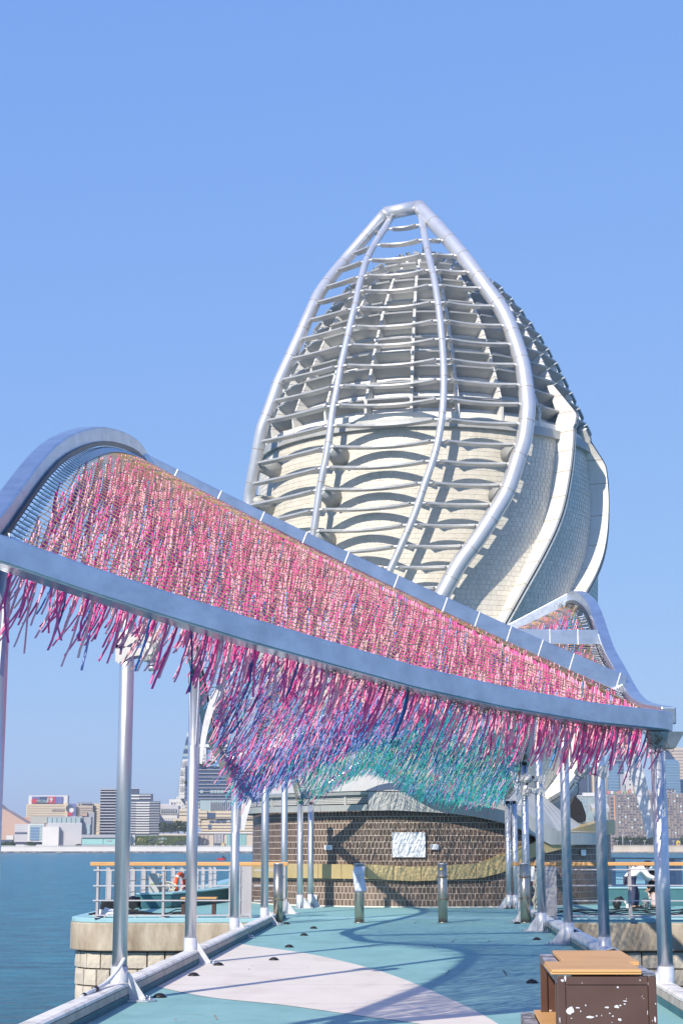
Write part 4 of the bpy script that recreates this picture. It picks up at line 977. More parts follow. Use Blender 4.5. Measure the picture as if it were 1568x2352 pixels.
# stage gear and litter on the left platform
def gear(u, v, y, s, label):
    p = gp(u, v); t = thing('stage_light', label, 'lamp', (p[0], p[1], 0.004), 0, 'black stage lights on the left platform')
    mb = MB(); mb.box(-.12*s, .12*s, -.1*s, .1*s, 0, .06*s); mb.build('foot', M['blackp'], t, True, bevel=.01)
    mb = MB(); mb.tube([(0, -.1*s, .19*s), (0, .0, .21*s), (0, .14*s, .24*s)], [.13*s, .15*s, .12*s], 18); hb = mb.build('body', M['blackp'], t, True)
    for k in range(7): mb = MB(); mb.box(-.155*s, .155*s, (-.08+.03*k)*s, (-.072+.03*k)*s, .10*s, .33*s); mb.build('cooling_fin', M['black'], hb, True)
    mb = MB(); mb.tube([(-.17*s, 0, .05*s), (-.17*s, 0, .24*s), (-.15*s, 0, .3*s)], .015*s, 6); mb.tube([(.17*s, 0, .05*s), (.17*s, 0, .24*s), (.15*s, 0, .3*s)], .015*s, 6); mb.build('yoke', M['blackp'], t, True)
gear(249, 2104, 38, 1.0, 'black stage light on the platform just behind the corner of the left railing')
gear(305, 2095, 39, 1.05, 'black stage light standing in the middle of the left platform')
def crumple(label, name, cat, c, sx, sy, sz, m, seed):
    r = random.Random(seed); bm = bmesh.new(); bmesh.ops.create_icosphere(bm, subdivisions=3, radius=1)
    for v in bm.verts:
        f_ = r.uniform(.72, 1.15); v.co = Vector((v.co.x*sx*f_, v.co.y*sy*f_, max(v.co.z, -.2)*sz*f_+.22*sz))
    me = bpy.data.meshes.new(name); bm.to_mesh(me); bm.free(); me.materials.append(m); o = link(name, me); o.location = tuple(map(float, c)); tag(o, label, cat)
cl = mat('clear_plastic', (.72,.73,.76), .3)
p = gp(247, 2107); crumple('crumpled pale plastic bag among the cables on the left platform', 'plastic_bag', 'bag', p, .24, .15, .17, cl, 3)
p = gp(333, 2083); t = thing('junction_box', 'small white box on the platform under the left railing', 'box', p); mb = MB(); mb.box(-.12, .12, -.06, .06, .004, .2); mb.build('case', M['white_paint'], t, True, bevel=.01); mb = MB(); mb.box(-.13, .13, -.07, .07, .2005, .215); mb.build('lid', M['white_paint'], t, True)
def cables(label, u0, u1, v0, v1, n, seed, zmax=.12, y_=None):
    r = random.Random(seed); t = thing('cables', label, 'cable', gp((u0+u1)/2, v1)); mb = MB()
    for k in range(n):
        P = []; m = 8; vb = r.uniform(v0, v1)
        for j in range(m+1):
            p = gp(u0+(u1-u0)*j/m, vb+r.uniform(-1.6, 1.6)); P.append((p[0], p[1], .018+abs(r.gauss(0, zmax*.3))*(j % 3 == 1)))
        mb.tube(crom(P, 4), .013, 6, 0)
    o = mb.build('strands', M['black'], t); o['kind'] = 'stuff'
cables('black cables lying along the front of the left platform', 205, 440, 2100, 2107, 7, 1, .16)
cables('black cables lying along the front of the right platform', 1262, 1640, 2090, 2104, 6, 2, .12)
cables('thin cables on the floor beside the long left railing', 330, 400, 2072, 2086, 4, 5, .1)
def pipe(label, u0, u1, v, z):
    t = thing('conduit_pipe', label, 'pipe', gp((u0+u1)/2, v)); a, b = gp(u0, v, z), gp(u1, v, z); mb = MB(); mb.tube([a, b], .022, 8); mb.build('tube', M['teal_light'], t)
    for k in range(5):
        c = a+(b-a)*(k+.5)/5; mb = MB(); mb.box(c[0]-.02, c[0]+.02, c[1]-.035, c[1]+.035, .002, z+.028); mb.build('clip', M['post'], t)
pipe('teal painted conduit pipe along the edge of the left platform', 205, 560, 2104.5, .03)
pipe('teal painted conduit pipe along the edge of the right platform', 1290, 1640, 2104.5, .03)
t = thing('hose', 'white cable looped over the left kerb beside the front pole', 'cable', gp(255, 2300)); a = lx(17.2)
mb = MB(); mb.tube(crom([(a-.02, 17.6, .45), (a-.06, 17.35, .33), (a-.12, 17.0, .23), (a-.15, 16.5, .205), (a-.19, 16.0, .19), (a-.25, 15.6, .1)], 5), .02, 8); mb.tube([(a-.15, 16.5, .205), (a-.155, 16.4, .203)], .026, 8, 1); mb.tube([(a-.19, 16.0, .19), (a-.215, 15.82, .15)], .024, 8, 1); mb.build('tube', [M['white_paint'], M['black']], t)
# crumpled plastic sheet over the far right kerb
for (y0, y1, lb) in ((27.9, 31.5, 'white plastic sheet wrapped over the right kerb, far piece'), (22.6, 27.2, 'white plastic sheet wrapped over the right kerb, near piece')):
    t = thing('plastic_sheet', lb, 'sheet', (rx((y0+y1)/2)+.1, (y0+y1)/2, .19)); rows = []; r = random.Random(int(y0))
    for j in range(60):
        y = y0+(y1-y0)*j/59; rows.append([(rx(y)+o_, y, z+r.uniform(-.012, .02)) for o_, z in ((-.03, .13), (-.015, .20), (.06, .225), (.14, .22), (.215, .19), (.225, .06))])
    mb = MB(); mb.grid(rows); o = mb.build('sheet', cl, t); s_ = o.modifiers.new('thick', 'SOLIDIFY'); s_.thickness = .004
# ------------------------------------------------------------------ deck details
def stud():
    t = thing('deck_stud', 'black domed stud on the walkway deck', 'stud', (0, 0, 0), 0, 'black domed studs on the walkway'); mb = MB()
    mb.tube([(0, 0, .002), (0, 0, .012), (0, 0, .03), (0, 0, .04)], [.066, .063, .045, .015], 16); mb.build('dome', M['black'], t, True); mb = MB(); mb.tube([(0, 0, .001), (0, 0, .006)], .075, 16); mb.build('flange', M['blackp'], t, True); return t
st0 = stud(); SL = ['on blue paint beside the front left pole', 'on white paint, nearest the left kerb', 'on white paint left of the long pole shadow', 'at the far tip of the white paint', 'second from the leftmost bollard, on blue paint', 'between the leftmost and the papered bollard', 'at the foot of the leftmost bollard', 'in front of the rightmost bollard', 'right of the deck centre before the sleeve of the right poles', 'on shaded blue paint beside the brown crate', 'on white paint at the left']
for i, (u, v) in enumerate(((367,2291),(445,2242),(629,2206),(664,2176),(698,2149),(720,2133),(658,2123),(1187,2122),(1232,2159),(1221,2258),(502,2218))):
    o = st0 if i == 0 else copy_tree(st0); p = gp(u, v); o.location = (p[0], p[1], .004); o['label'] = 'black domed deck stud '+SL[i]
# hatch outlines and joints in the deck
mk = mat('deck_mark', (.05,.055,.055), .9); mk2 = mat('rust_mark', (.42,.33,.27), .9)
def dash_rect(u0, u1, v0, v1, m, n, seed):
    r = random.Random(seed); mb = MB(); a, b, c, d = gp(u0, v1), gp(u1, v1), gp(u1-8, v0), gp(u0+10, v0)
    for (p, q, k) in ((a, b, n), (b, c, 5), (c, d, n), (d, a, 5)):
        for i in range(k):
            if r.random() < .25: continue
            e = p+(q-p)*(i+.1)/k; g = p+(q-p)*(i+r.uniform(.5, 1.0))/k; dd = (g-e)/np.linalg.norm(g-e); nn = np.array([-dd[1], dd[0], 0])*.008
            mb.add([e-nn+[0,0,.0048], g-nn+[0,0,.0048], g+nn+[0,0,.0048], e+nn+[0,0,.0048]], [(0,1,2,3)])
    o = mb.build('hatch_outline', m, deck); o['kind'] = 'stuff'
dash_rect(570, 713, 2218, 2230, mk2, 18, 1); dash_rect(1022, 1163, 2229, 2241, mk, 20, 2); dash_rect(1036, 1125, 2157, 2164, mk, 18, 3); dash_rect(848, 1000, 2171, 2177, mk, 16, 4); dash_rect(400, 500, 2330, 2346, mk2, 10, 5); dash_rect(950, 1090, 2115, 2121, mk, 14, 6); dash_rect(706, 800, 2105, 2110, mk, 12, 7); dash_rect(980, 1140, 2098, 2102, mk2, 12, 8)
for yy in (17.2, 19.6, 22.1, 25.0, 28.2, 31.8):
    mb = MB(); mb.add([(lx(yy)+.05, yy, .0052), (rx(yy)-.05, yy+.1, .0052), (rx(yy)-.05, yy+.108, .0052), (lx(yy)+.05, yy+.008, .0052)], [(0,1,2,3)]); mb.build('deck_joint', mat('joint_line', (.12,.22,.25), .9) if yy == 17.2 else bpy.data.materials['joint_line'], deck)
# ------------------------------------------------------------------ brown crates at the lower right
def crate(x0, x1, y0, y1, z, label, long_top=True):
    t = thing('crate', label, 'crate', ((x0+x1)/2, (y0+y1)/2, 0)); sh = .062; fr = .05; k = lambda y: sh*(y-y0)
    def B(nm, xa, xb, ya, yb, za, zb, m):
        mb = MB(); mb.prism([(xa+k(ya), ya, za), (xb+k(ya), ya, za), (xb+k(yb), yb, za), (xa+k(yb), yb, za)], (0, 0, zb-za)); return mb.build(nm, m, t, bevel=.004)
    zt_ = z-.045
    for xa in (x0, x1-fr):
        for ya in (y0, y1-fr): B('post', xa, xa+fr, ya, ya+fr, .006, zt_, M['brown_paint'])
    B('front_panel', x0+fr+.002, x1-fr-.002, y0+.008, y0+.03, .05, zt_-fr-.002, M['brown_paint']); B('right_panel', x1-.03, x1-.008, y0+fr+.002, y1-fr-.002, .05, zt_-.002, M['brown_paint']); B('back_panel', x0+fr+.002, x1-fr-.002, y1-.03, y1-.008, .05, zt_-.002, M['brown_paint'])
    B('top_rail', x0+fr+.002, x1-fr-.002, y0+.001, y0+fr, zt_-fr, zt_-.001, M['brown_paint'])
    B('side_post', x0+.001, x0+fr*.9, y0+.22, y0+.22+fr, .006, zt_-.003, M['brown_paint'])
    B('top_rail', x0+.001, x0+fr, y0+fr+.002, y1-fr-.002, zt_-fr, zt_-.001, M['brown_paint'])
    B('top_frame', x0, x0+fr*1.8, y0+.002, y1, zt_+.0005, zt_+.012, M['scuff']); B('top_frame', x1-fr*1.6, x1, y0, y1-.05, zt_+.0005, zt_+.012, M['scuff'])
    return t, B, zt_
cx0, cx1 = 1.42, 2.09; cy0, cy1 = 10.95, 12.75; cz = .75
def fit_crate():
    a = yp(1280, 2226, 10.95); b = yp(1503, 2226, 10.95); return a, b
fa_, fb_ = fit_crate(); cz = float(fa_[2])
t, B, z_ = crate(float(fa_[0])-.005, float(fb_[0])+.005, 10.95, float(gp(1253, 2181, cz)[1]), cz, 'tall brown crate with chipped paint and orange wooden boards on top')
X0, X1, Y1_ = float(fa_[0]), float(fb_[0]), float(gp(1253, 2181, cz)[1])
B('top_board', X0-.045, X1-.085, 10.94, 10.94+.80, z_+.0125, z_+.026, M['wood']); B('top_board', X0-.04, X1-.085, 10.935, 10.94+.79, z_+.0265, z_+.043, M['wood'])
B('top_board', X0+.09, X1-.01, 11.745, Y1_-.02, z_+.0125, z_+.040, M['wood'])
r_ = random.Random(4); chips = [(655,805,35,35),(715,788,18,6),(775,770,5,8),(810,860,30,10),(860,850,8,7),(945,785,22,7),(1020,780,24,13),(1050,770,8,6),(1090,737,18,6),(1085,760,12,6),(990,852,10,5),(1045,880,16,13),(1035,630,8,8),(595,577,12,11),(617,560,7,24),(1212,575,5,6),(965,830,7,5),(1322,880,8,25),(1318,985,18,36),(566,880,4,25),(1265,825,3,18),(735,815,5,8),(660,868,6,4),(980,900,4,3),(775,985,4,10),(725,970,4,8),(1100,720,4,3),(900,848,3,6),(750,597,3,5),(1135,607,3,5),(880,602,3,4),(1275,600,4,14),(1300,886,5,4),(1330,757,4,6)]
cp = MB(); kx = (X1-X0)/(1335-560)
for (cx_, cyy, rx_, ry_) in chips:
    n_ = 11; x_ = X0+(cx_-560)*kx; zz0 = z_-(cyy-548)*kx; q = []
    for j in range(n_): an = 2*math.pi*j/n_; f_ = r_.uniform(.6, 1.2); q.append((x_+rx_*kx*f_*math.cos(an), zz0+ry_*kx*f_*math.sin(an)))
    yy_ = 10.95+(.0005 if (cx_ < 615 or cx_ > 1283 or cyy < 598) else .0075)
    cp.add([(a_, yy_-.0022, b_) for a_, b_ in q], [tuple(range(n_))])
o = cp.build('paint_chips', mat('bare_primer', (.66,.66,.72), .7), t); o['kind'] = 'stuff'
sx = float(gp(1180, 2314, .33)[0]); sy = float(gp(1180, 2314, .33)[1])
t2, B2, z2 = crate(sx-.075, sx+.36, sy-2.0, sy, .33, 'low brown step crate with an orange board and grey metal edge', False)
B2('top_board', sx+.02, sx+.34, sy-1.98, sy-.02, z2+.0125, z2+.030, M['wood'])

# ------------------------------------------------------------------ people
def skin_body(name, verts, edges, rad_, m, parent, root=0, sub=2):
    me = bpy.data.meshes.new(name); me.from_pydata([tuple(v) for v in verts], edges, []); me.materials.append(m)
    o = bpy.data.objects.new(name, me); COL.objects.link(o); o.parent = parent
    sk = o.modifiers.new('skin', 'SKIN'); sk.use_smooth_shade = True
    for i, d in enumerate(me.skin_vertices[0].data):
        r = rad_[i]; d.radius = (r, r) if not hasattr(r, '__len__') else r; d.use_root = (i == root)
    s = o.modifiers.new('sub', 'SUBSURF'); s.levels = sub; s.render_levels = sub
    dg = bpy.context.evaluated_depsgraph_get(); m2 = bpy.data.meshes.new_from_object(o.evaluated_get(dg)); m2.name = name
    o.modifiers.clear(); o.data = m2; m2.materials.clear(); m2.materials.append(m)
    for p in m2.polygons: p.use_smooth = True
    return o
def ell(mb, c, r, n=14, k=9, m=0):
    rows = []
    for i in range(k+1):
        th_ = math.pi*i/k; rows.append([(c[0]+r[0]*math.sin(th_)*math.cos(2*math.pi*j/n), c[1]+r[1]*math.sin(th_)*math.sin(2*math.pi*j/n), c[2]+r[2]*math.cos(th_)) for j in range(n+1)])
    mb.grid(rows, m)
SKIN = mat('skin', (.55,.33,.24), .5); SHIRT = mat('white_shirt', (.78,.78,.80), .8, bump=.15, bscale=14); NAVY = mat('navy_trousers', (.055,.06,.115), .85, bump=.1, bscale=18); HAIR = mat('dark_hair', (.018,.012,.01), .45); JACK = mat('dark_jacket', (.022,.018,.026), .7, bump=.2, bscale=14); MASK = mat('mask_blue', (.45,.60,.74), .7); PINKC = mat('pale_clothes', (.62,.5,.5), .8)
def person_woman(px, py):
    t = thing('person', 'woman in white shirt and navy trousers bending down to a child behind the right railing', 'person', (px, py, .004))
    s = .94
    V = lambda *a: np.array(a)*s
    # body: hips, chest, neck, head, legs
    v = [V(0,0,.80), V(.10,0,.93), V(.27,0,1.06), V(.36,0,1.10), V(.43,0,1.12), V(.50,0,1.13), V(.56,0,1.12),
         V(.02,-.10,.76), V(.09,-.10,.42), V(.04,-.10,.08), V(.17,-.10,.035), V(.02,.10,.76), V(.22,.12,.44), V(.20,.12,.08), V(.32,.12,.035),
         V(.35,-.17,1.07), V(.52,-.20,.84), V(.74,-.17,.80), V(.35,.17,1.07), V(.50,.20,.80), V(.72,.16,.68)]
    e = [(0,1),(1,2),(2,3),(3,4),(4,5),(5,6),(0,7),(7,8),(8,9),(9,10),(0,11),(11,12),(12,13),(13,14),(2,15),(15,16),(16,17),(2,18),(18,19),(19,20)]
    r = [.13,.125,.14,.075,.05,.085,.08,.10,.068,.045,.04,.10,.068,.045,.04,.062,.045,.03,.062,.045,.03]
    r = [q*s for q in r]
    skin_body('body', v, e, r, SKIN, t)
    vt = [V(-.015,0,.77), V(.09,0,.92), V(.26,0,1.05), V(.345,0,1.085), V(.34,-.17,1.06), V(.51,-.2,.845), V(.67,-.18,.81), V(.34,.17,1.06), V(.49,.2,.81), V(.64,.175,.72)]
    skin_body('shirt', vt, [(0,1),(1,2),(2,3),(2,4),(4,5),(5,6),(2,7),(7,8),(8,9)], [q*s for q in (.165,.15,.162,.09,.085,.068,.052,.085,.068,.052)], SHIRT, t, 1)
    vt = [V(0,0,.80), V(.02,-.10,.74), V(.09,-.10,.42), V(.035,-.10,.07), V(.02,.10,.74), V(.225,.12,.44), V(.19,.12,.07)]
    skin_body('trousers', vt, [(0,1),(1,2),(2,3),(0,4),(4,5),(5,6)], [q*s for q in (.155,.125,.092,.085,.125,.092,.085)], NAVY, t)
    for (x, y) in ((.11,-.10), (.26,.12)):
        mb = MB(); ell(mb, V(x, y, .04), V(.125,.045,.045)); mb.build('shoe', M['blackp'], t, True)
    mb = MB(); ell(mb, V(.525,0,1.165), V(.125,.10,.10)); ell(mb, V(.44,0,1.14), V(.07,.08,.08)); mb.build('hair', HAIR, t, True)
    mb = MB(); ell(mb, V(.60,0,1.075), V(.06,.07,.05)); mb.build('face_mask', MASK, t, True)
    mb = MB(); mb.tube([V(.44,-.05,1.04), V(.5,-.07,.95), V(.52,-.07,.86)], [.03,.035,.02], 8); mb.build('scarf', PINKC, t, True)
    for (x, y, z, sgn) in ((.74,-.17,.80,-1), (.72,.16,.68,1)):
        w0 = np.array([x, y, z]); dr = np.array([.86, 0, -.5]); lat = np.array([0, 1., 0]); up = np.cross(dr, lat)
        vv = [w0, w0+dr*.07]; ee = [(0, 1)]; rr = [.026, .033]
        for q, (off_, ln) in enumerate(((-.03,.065), (-.01,.08), (.01,.078), (.03,.06))):
            b = len(vv); vv += [w0+dr*.085+lat*off_, w0+dr*(.085+ln*.55)+lat*off_*1.15-up*.006, w0+dr*(.085+ln)+lat*off_*1.2-up*.02]; ee += [(1, b), (b, b+1), (b+1, b+2)]; rr += [.0105, .0095, .008]
        b = len(vv); vv += [w0+dr*.035+lat*.035*-sgn, w0+dr*.075+lat*.055*-sgn]; ee += [(0, b), (b, b+1)]; rr += [.012, .009]
        skin_body('hand', [q*s for q in vv], ee, [q*s for q in rr], SKIN, t, 1, 1)
    return t
p = gp(1424, 2083); person_woman(float(p[0]), 43.9)
def person_child(px, py):
    t = thing('person', 'small child in a dark jacket with black hair half hidden behind the right front pole', 'person', (px, py, .004))
    V = lambda *a: np.array(a)
    v = [V(0,0,.42), V(0,0,.58), V(0,0,.68), V(-.01,0,.73), V(-.02,0,.80), V(-.02,0,.88), V(0,-.06,.38), V(.0,-.07,.2), V(0,-.07,.05), V(-.07,-.07,.03), V(0,.06,.38), V(.0,.07,.2), V(0,.07,.05), V(-.07,.07,.03),
         V(0,-.12,.66), V(-.07,-.16,.52), V(-.14,-.13,.45), V(0,.12,.66), V(-.07,.16,.52), V(-.14,.13,.45)]
    e = [(0,1),(1,2),(2,3),(3,4),(4,5),(0,6),(6,7),(7,8),(8,9),(0,10),(10,11),(11,12),(12,13),(2,14),(14,15),(15,16),(2,17),(17,18),(18,19)]
    r = [.095,.1,.085,.045,.085,.08,.06,.045,.034,.032,.06,.045,.034,.032,.045,.034,.024,.045,.034,.024]
    skin_body('body', v, e, r, SKIN, t)
    skin_body('jacket', [V(0,0,.38), V(0,0,.56), V(0,0,.68), V(0,-.12,.655), V(-.07,-.16,.52), V(-.12,-.14,.47), V(0,.12,.655), V(-.07,.16,.52), V(-.12,.14,.47)], [(0,1),(1,2),(2,3),(3,4),(4,5),(2,6),(6,7),(7,8)], [.135,.13,.11,.066,.055,.042,.066,.055,.042], JACK, t, 1)
    skin_body('trousers', [V(0,0,.40), V(0,-.06,.34), V(0,-.07,.2), V(0,-.07,.06), V(0,.06,.34), V(0,.07,.2), V(0,.07,.06)], [(0,1),(1,2),(2,3),(0,4),(4,5),(5,6)], [.115,.08,.066,.058,.08,.066,.058], PINKC, t)
    mb = MB(); ell(mb, V(.0,0,.875), V(.108,.105,.10)); ell(mb, V(.04,0,.81), V(.075,.095,.08)); mb.build('hair', HAIR, t, True)
    for y in (-.07, .07): mb = MB(); ell(mb, V(-.03, y, .035), V(.075,.036,.036)); mb.build('shoe', M['blackp'], t, True)
    for y in (-.13, .13):
        w0 = V(-.14, y, .45); dr = V(-.8, 0, -.6); vv = [w0, w0+dr*.035]; ee = [(0, 1)]; rr = [.017, .02]
        for off_, ln in ((-.018,.03), (-.006,.038), (.006,.036), (.018,.028)):
            b = len(vv); vv += [w0+dr*.045+V(0, off_, 0), w0+dr*(.045+ln)+V(.004, off_, 0)]; ee += [(1, b), (b, b+1)]; rr += [.0065, .0055]
        b = len(vv); vv += [w0+dr*.03+V(0, -.03*np.sign(y), 0)]; ee += [(0, b)]; rr += [.007]
        skin_body('hand', vv, ee, rr, SKIN, t, 1, 1)
p = gp(1481, 2083); person_child(float(p[0]), 44.1)
# bag and bottle beside the woman
p = gp(1408, 2083); t = thing('bag', 'black bag with a white bottle on the floor beside the bending woman', 'bag', (p[0], 44.0, .004)); mb = MB()
mb.tube([(-.12, 0, .0), (-.13, 0, .1), (-.08, 0, .2), (0, 0, .25), (.06, 0, .2)], [.07, .11, .1, .06, .02], 12); mb.build('body', M['blackp'], t, True); mb = MB(); mb.box(.09, .17, -.14, -.06, 0, .12); mb.tube([(.09, -.1, .12), (.07, -.1, .2)], .025, 10); mb.build('bottle', M['white_paint'], t, True)
p = gp(1452, 2082); t = thing('backpack', 'dark patterned bag standing at the feet of the woman', 'bag', (p[0], 43.7, .004)); mb = MB(); ell(mb, (0, 0, .12), (.09, .1, .12)); mb.build('body', mat('patterned_bag', (.03,.04,.05), .6, 0, (.3,.34,.36), 24, .5, .6), t, True); mb = MB(); torus(mb, (0, -.02, .22), .05, .01, (1, 0, 0), (0, 0, 1), 12, 6); mb.build('handle', M['blackp'], t, True)
# small red boat out on the water
p = gp(508, 1976, -4.0); t = thing('boat', 'tiny red boat out on the water behind the left railing', 'boat', (p[0], p[1], -4.0)); k = p[1]/3975
mb = MB(); mb.add([(-9*k,-1.2,0),(9*k,-1.2,0),(11*k,0,.9),(9*k,1.2,0),(-9*k,1.2,0),(-9*k,-1.5,1.0),(8*k,-1.5,1.0),(12*k,0,1.4),(8*k,1.5,1.0),(-9*k,1.5,1.0)], [(0,1,2,3,4),(5,6,7,8,9),(0,1,6,5),(1,2,7,6),(2,3,8,7),(3,4,9,8),(4,0,5,9)]); mb.build('hull', mat('red_hull', (.6,.06,.07), .5), t, True)
mb = MB(); ell(mb, (5*k, 0, 1.0+2.5*k), (2.3*k, 2*k, 3.2*k)); mb.build('cabin', M['blackp'], t, True)
# ------------------------------------------------------------------ the far shore of the harbour
def far(u, v, Y): return yp(u, v, Y)
def X(u, Y, v=1940): return float(yp(u, v, Y)[0])
def Z(v, Y): return float(yp(784, v, Y)[2])
DP = 30.
def cm(name, c, rough=.6, c2=None, metal=0): return mat(name, c, rough, metal, c2 or tuple(min(1, q*1.08) for q in c), .05)
F = dict(cream=cm('far_cream', (.52,.45,.34)), cream2=cm('far_stone', (.47,.41,.35)), white=cm('far_white', (.56,.56,.57)), tile=cm('far_white_tile', (.45,.45,.49)), grey=cm('far_grey', (.30,.32,.36)), dark=cm('far_window', (.07,.09,.13), .25),
         glass=cm('far_blue_glass', (.12,.22,.36), .15), glass2=cm('far_dark_glass', (.055,.085,.16), .15), pale=cm('far_pale_glass', (.30,.39,.42), .2), aqua=cm('far_aqua_glass', (.26,.48,.48), .25), pink=cm('far_pink_tile', (.42,.29,.24)), navy=cm('far_navy', (.06,.08,.13), .4),
         green=cm('far_planting', (.055,.10,.03), .9, (.11,.13,.05)), red=cm('far_red', (.42,.04,.07)), screen=cm('far_screen', (.13,.15,.33), .3), brown=cm('far_brown_grey', (.30,.27,.27)), brown2=cm('far_pier', (.235,.21,.215)), orange=cm('far_orange', (.62,.30,.2)), lit=cm('far_lit_panel', (.6,.72,.78), .3), yellow=cm('far_yellow', (.62,.42,.05)), beigeg=cm('far_beige_glass', (.34,.34,.31), .3), roofred=cm('far_roof_red', (.45,.2,.17)), roofgreen=cm('far_roof_green', (.2,.33,.2)), wall=cm('far_seawall', (.46,.41,.34), .9, (.55,.51,.45)), gold=cm('far_gold', (.42,.36,.16)))
class FB:
    """a far building: boxes given by the sight lines to their front faces"""
    def __init__(s, name, label, cat, u, Y, group=None): s.Y = Y; s.t = thing(name, label, cat, (X(u, Y), Y, -2.4), 0, group)
    def box(s, nm, u0, u1, v0, v1, m, dy=0, dp=DP, parent=None):
        mb = MB(); mb.box(X(u0, s.Y), X(u1, s.Y), s.Y+dy, s.Y+dy+dp, Z(v1, s.Y), Z(v0, s.Y)); return mb.build(nm, F[m], parent or s.t)
    def rows(s, nm, u0, u1, v0, v1, n, frac, m, dy=-.6, dp=.8, parent=None, off=.5):
        h = (v1-v0)/n; out = []
        for i in range(n):
            c = v0+h*(i+off); out.append(s.box(nm, u0, u1, c-h*frac/2, c+h*frac/2, m, dy, dp, parent))
        return out
    def wins(s, u0, u1, v0, v1, nx, nz, fx, fz, m='dark', keep=1., dy=-.35, nm='window', seed=1, parent=None):
        r = random.Random(seed); mb = MB(); k = 0; w_ = (u1-u0)/nx; h = (v1-v0)/nz; big = w_*fx*1.6 > 9 and h*fz*1.6 > 9
        for i in range(nx):
            for j in range(nz):
                if r.random() > keep: continue
                a, b = u0+w_*(i+.5-fx/2), u0+w_*(i+.5+fx/2); c, d = v0+h*(j+.5-fz/2), v0+h*(j+.5+fz/2)
                q = MB() if big else mb; q.box(X(a, s.Y), X(b, s.Y), s.Y+dy, s.Y+.3, Z(d, s.Y), Z(c, s.Y)); k += 1
                if big: q.build(nm, F[m], parent or s.t)
        if not big and k: o = mb.build(nm+'s', F[m], parent or s.t); o['kind'] = 'stuff'
# land and promenade
SH = 2000.
mb = MB(); mb.box(-1500, 1500, SH-60, 4200, -20, -2.6); tag(mb.build('far_shore', F['wall']), kind='structure')
mb = MB(); mb.box(-1500, 1500, SH-63, SH-60.2, -20, -3.3); tag(mb.build('sea_wall_foot', F['dark']), kind='structure')
# promenade balustrade: white wall with post heads
def promenade(label, u0, u1, v0, v1, mt='white'):
    b = FB('promenade_wall', label, 'wall', (u0+u1)/2, SH-55); b.box('parapet', u0, u1, v0, v1, mt, 0, 4)
    mb = MB()
    for u in np.arange(u0, u1, 4.2): mb.box(X(u, b.Y), X(u+2.2, b.Y), b.Y-.5, b.Y+1, Z(v0, b.Y), Z(v0-2.2, b.Y))
    o = mb.build('post_heads', F[mt], b.t); o['kind'] = 'stuff'
    mb = MB(); r = random.Random(int(u0))
    for u in np.arange(u0, u1, 6):
        if r.random() < .8: mb.box(X(u, b.Y), X(u+r.uniform(2, 6), b.Y), b.Y-6.5, b.Y-5.6, -4.4, Z(v1+1.5, b.Y))  # dark blocks for the gaps along the waterline
    o = mb.build('waterline_gaps', F['dark'], b.t); o['kind'] = 'stuff'
promenade('white waterfront parapet along the left far shore', -40, 580, 1944, 1955)
promenade('pale stone sea wall along the right far shore', 1408, 1640, 1943, 1956, 'wall')
# --- left group
b = FB('concert_hall', 'windowless pink hall with a sweeping roof at the far left shore', 'building', 20, 2080)
def poly(b, nm, pts, m, dp=40., dy=0): mb = MB(); mb.prism([(X(u, b.Y), b.Y+dy, Z(v, b.Y)) for u, v in pts], (0, dp, 0)); return mb.build(nm, F[m], b.t)
poly(b, 'wall', [(-60,1950),(63,1950),(63,1892),(40,1878),(20,1866),(3,1857),(-20,1838),(-60,1815)], 'pink'); poly(b, 'rear_wing', [(30,1892),(72,1892),(72,1875),(35,1876)], 'pink', 40, 45)
b.box('entrance_block', 20, 36, 1919, 1945, 'white', -15, 12); b.box('glass_lobby', 7, 37, 1929, 1948, 'navy', -25, 9)
b = FB('hotel', 'cream hotel with a large rooftop screen above the art museum', 'building', 110, 2180)
b.box('main_block', 58, 154, 1847, 1900, 'cream'); b.wins(60, 150, 1849, 1876, 21, 5, .62, .42, 'brown'); b.box('roof_sign', 62, 152, 1827, 1846.5, 'white', 2, 14); b.box('corner_pier', 148, 154, 1844, 1878, 'cream', -2, 2)
b.box('screen', 70, 141.5, 1829.5, 1845.5, 'screen', .6, 1.2); b.box('screen_panel', 106, 124, 1829.8, 1845.2, 'red', .2, .3); b.box('screen_panel', 88, 105.6, 1829.8, 1845.2, 'glass2', .2, .3)
b.box('poster', 154.4, 173, 1846, 1874, 'screen', -3, 2); b.box('poster_patch', 155, 166, 1864, 1873.5, 'red', -3.5, .4)
mb = MB(); c = far(165, 1861, b.Y-3.9); mb.tube([c, c+np.array([0, .4, 0])], 3.0, 20); mb.build('poster_disc', F['white'], b.t); mb = MB(); c = far(160, 1857, b.Y-3.8); mb.tube([c, c+np.array([0, .3, 0])], 4.6, 20); mb.build('poster_disc', F['dark'], b.t)
b.box('right_wing', 172, 210, 1846, 1890, 'cream2', 4); b.wins(173, 209, 1848, 1880, 9, 6, .55, .5, 'brown', seed=3, parent=None); b.wins(175, 209, 1841.5, 1845.8, 10, 1, .5, .9, 'grey', .8, 3.5)
b.wins(116, 147, 1857.5, 1863.5, 6, 1, .7, .8, 'brown', 1, -1.2, 'sign_letter')
b = FB('apartment_block', 'narrow cream apartment tower left of the black and white hotel', 'building', 220, 2190)
b.box('wall', 209, 229, 1846, 1925, 'cream'); b.wins(213, 227, 1849, 1912, 4, 11, .6, .4, 'brown', .9)
b = FB('museum', 'white tiled art museum with a tall framed glass window on the far left shore', 'building', 110, 2050)
b.box('glass_storey', 67, 186, 1875, 1892, 'grey', 8, 20); b.wins(108, 184, 1877.5, 1890.5, 7, 1, .88, .92, 'pale', 1, 7.4, 'glass_panel', 2); b.box('upper_left_panel', 69, 105, 1876, 1891, 'beigeg', 7, .9)
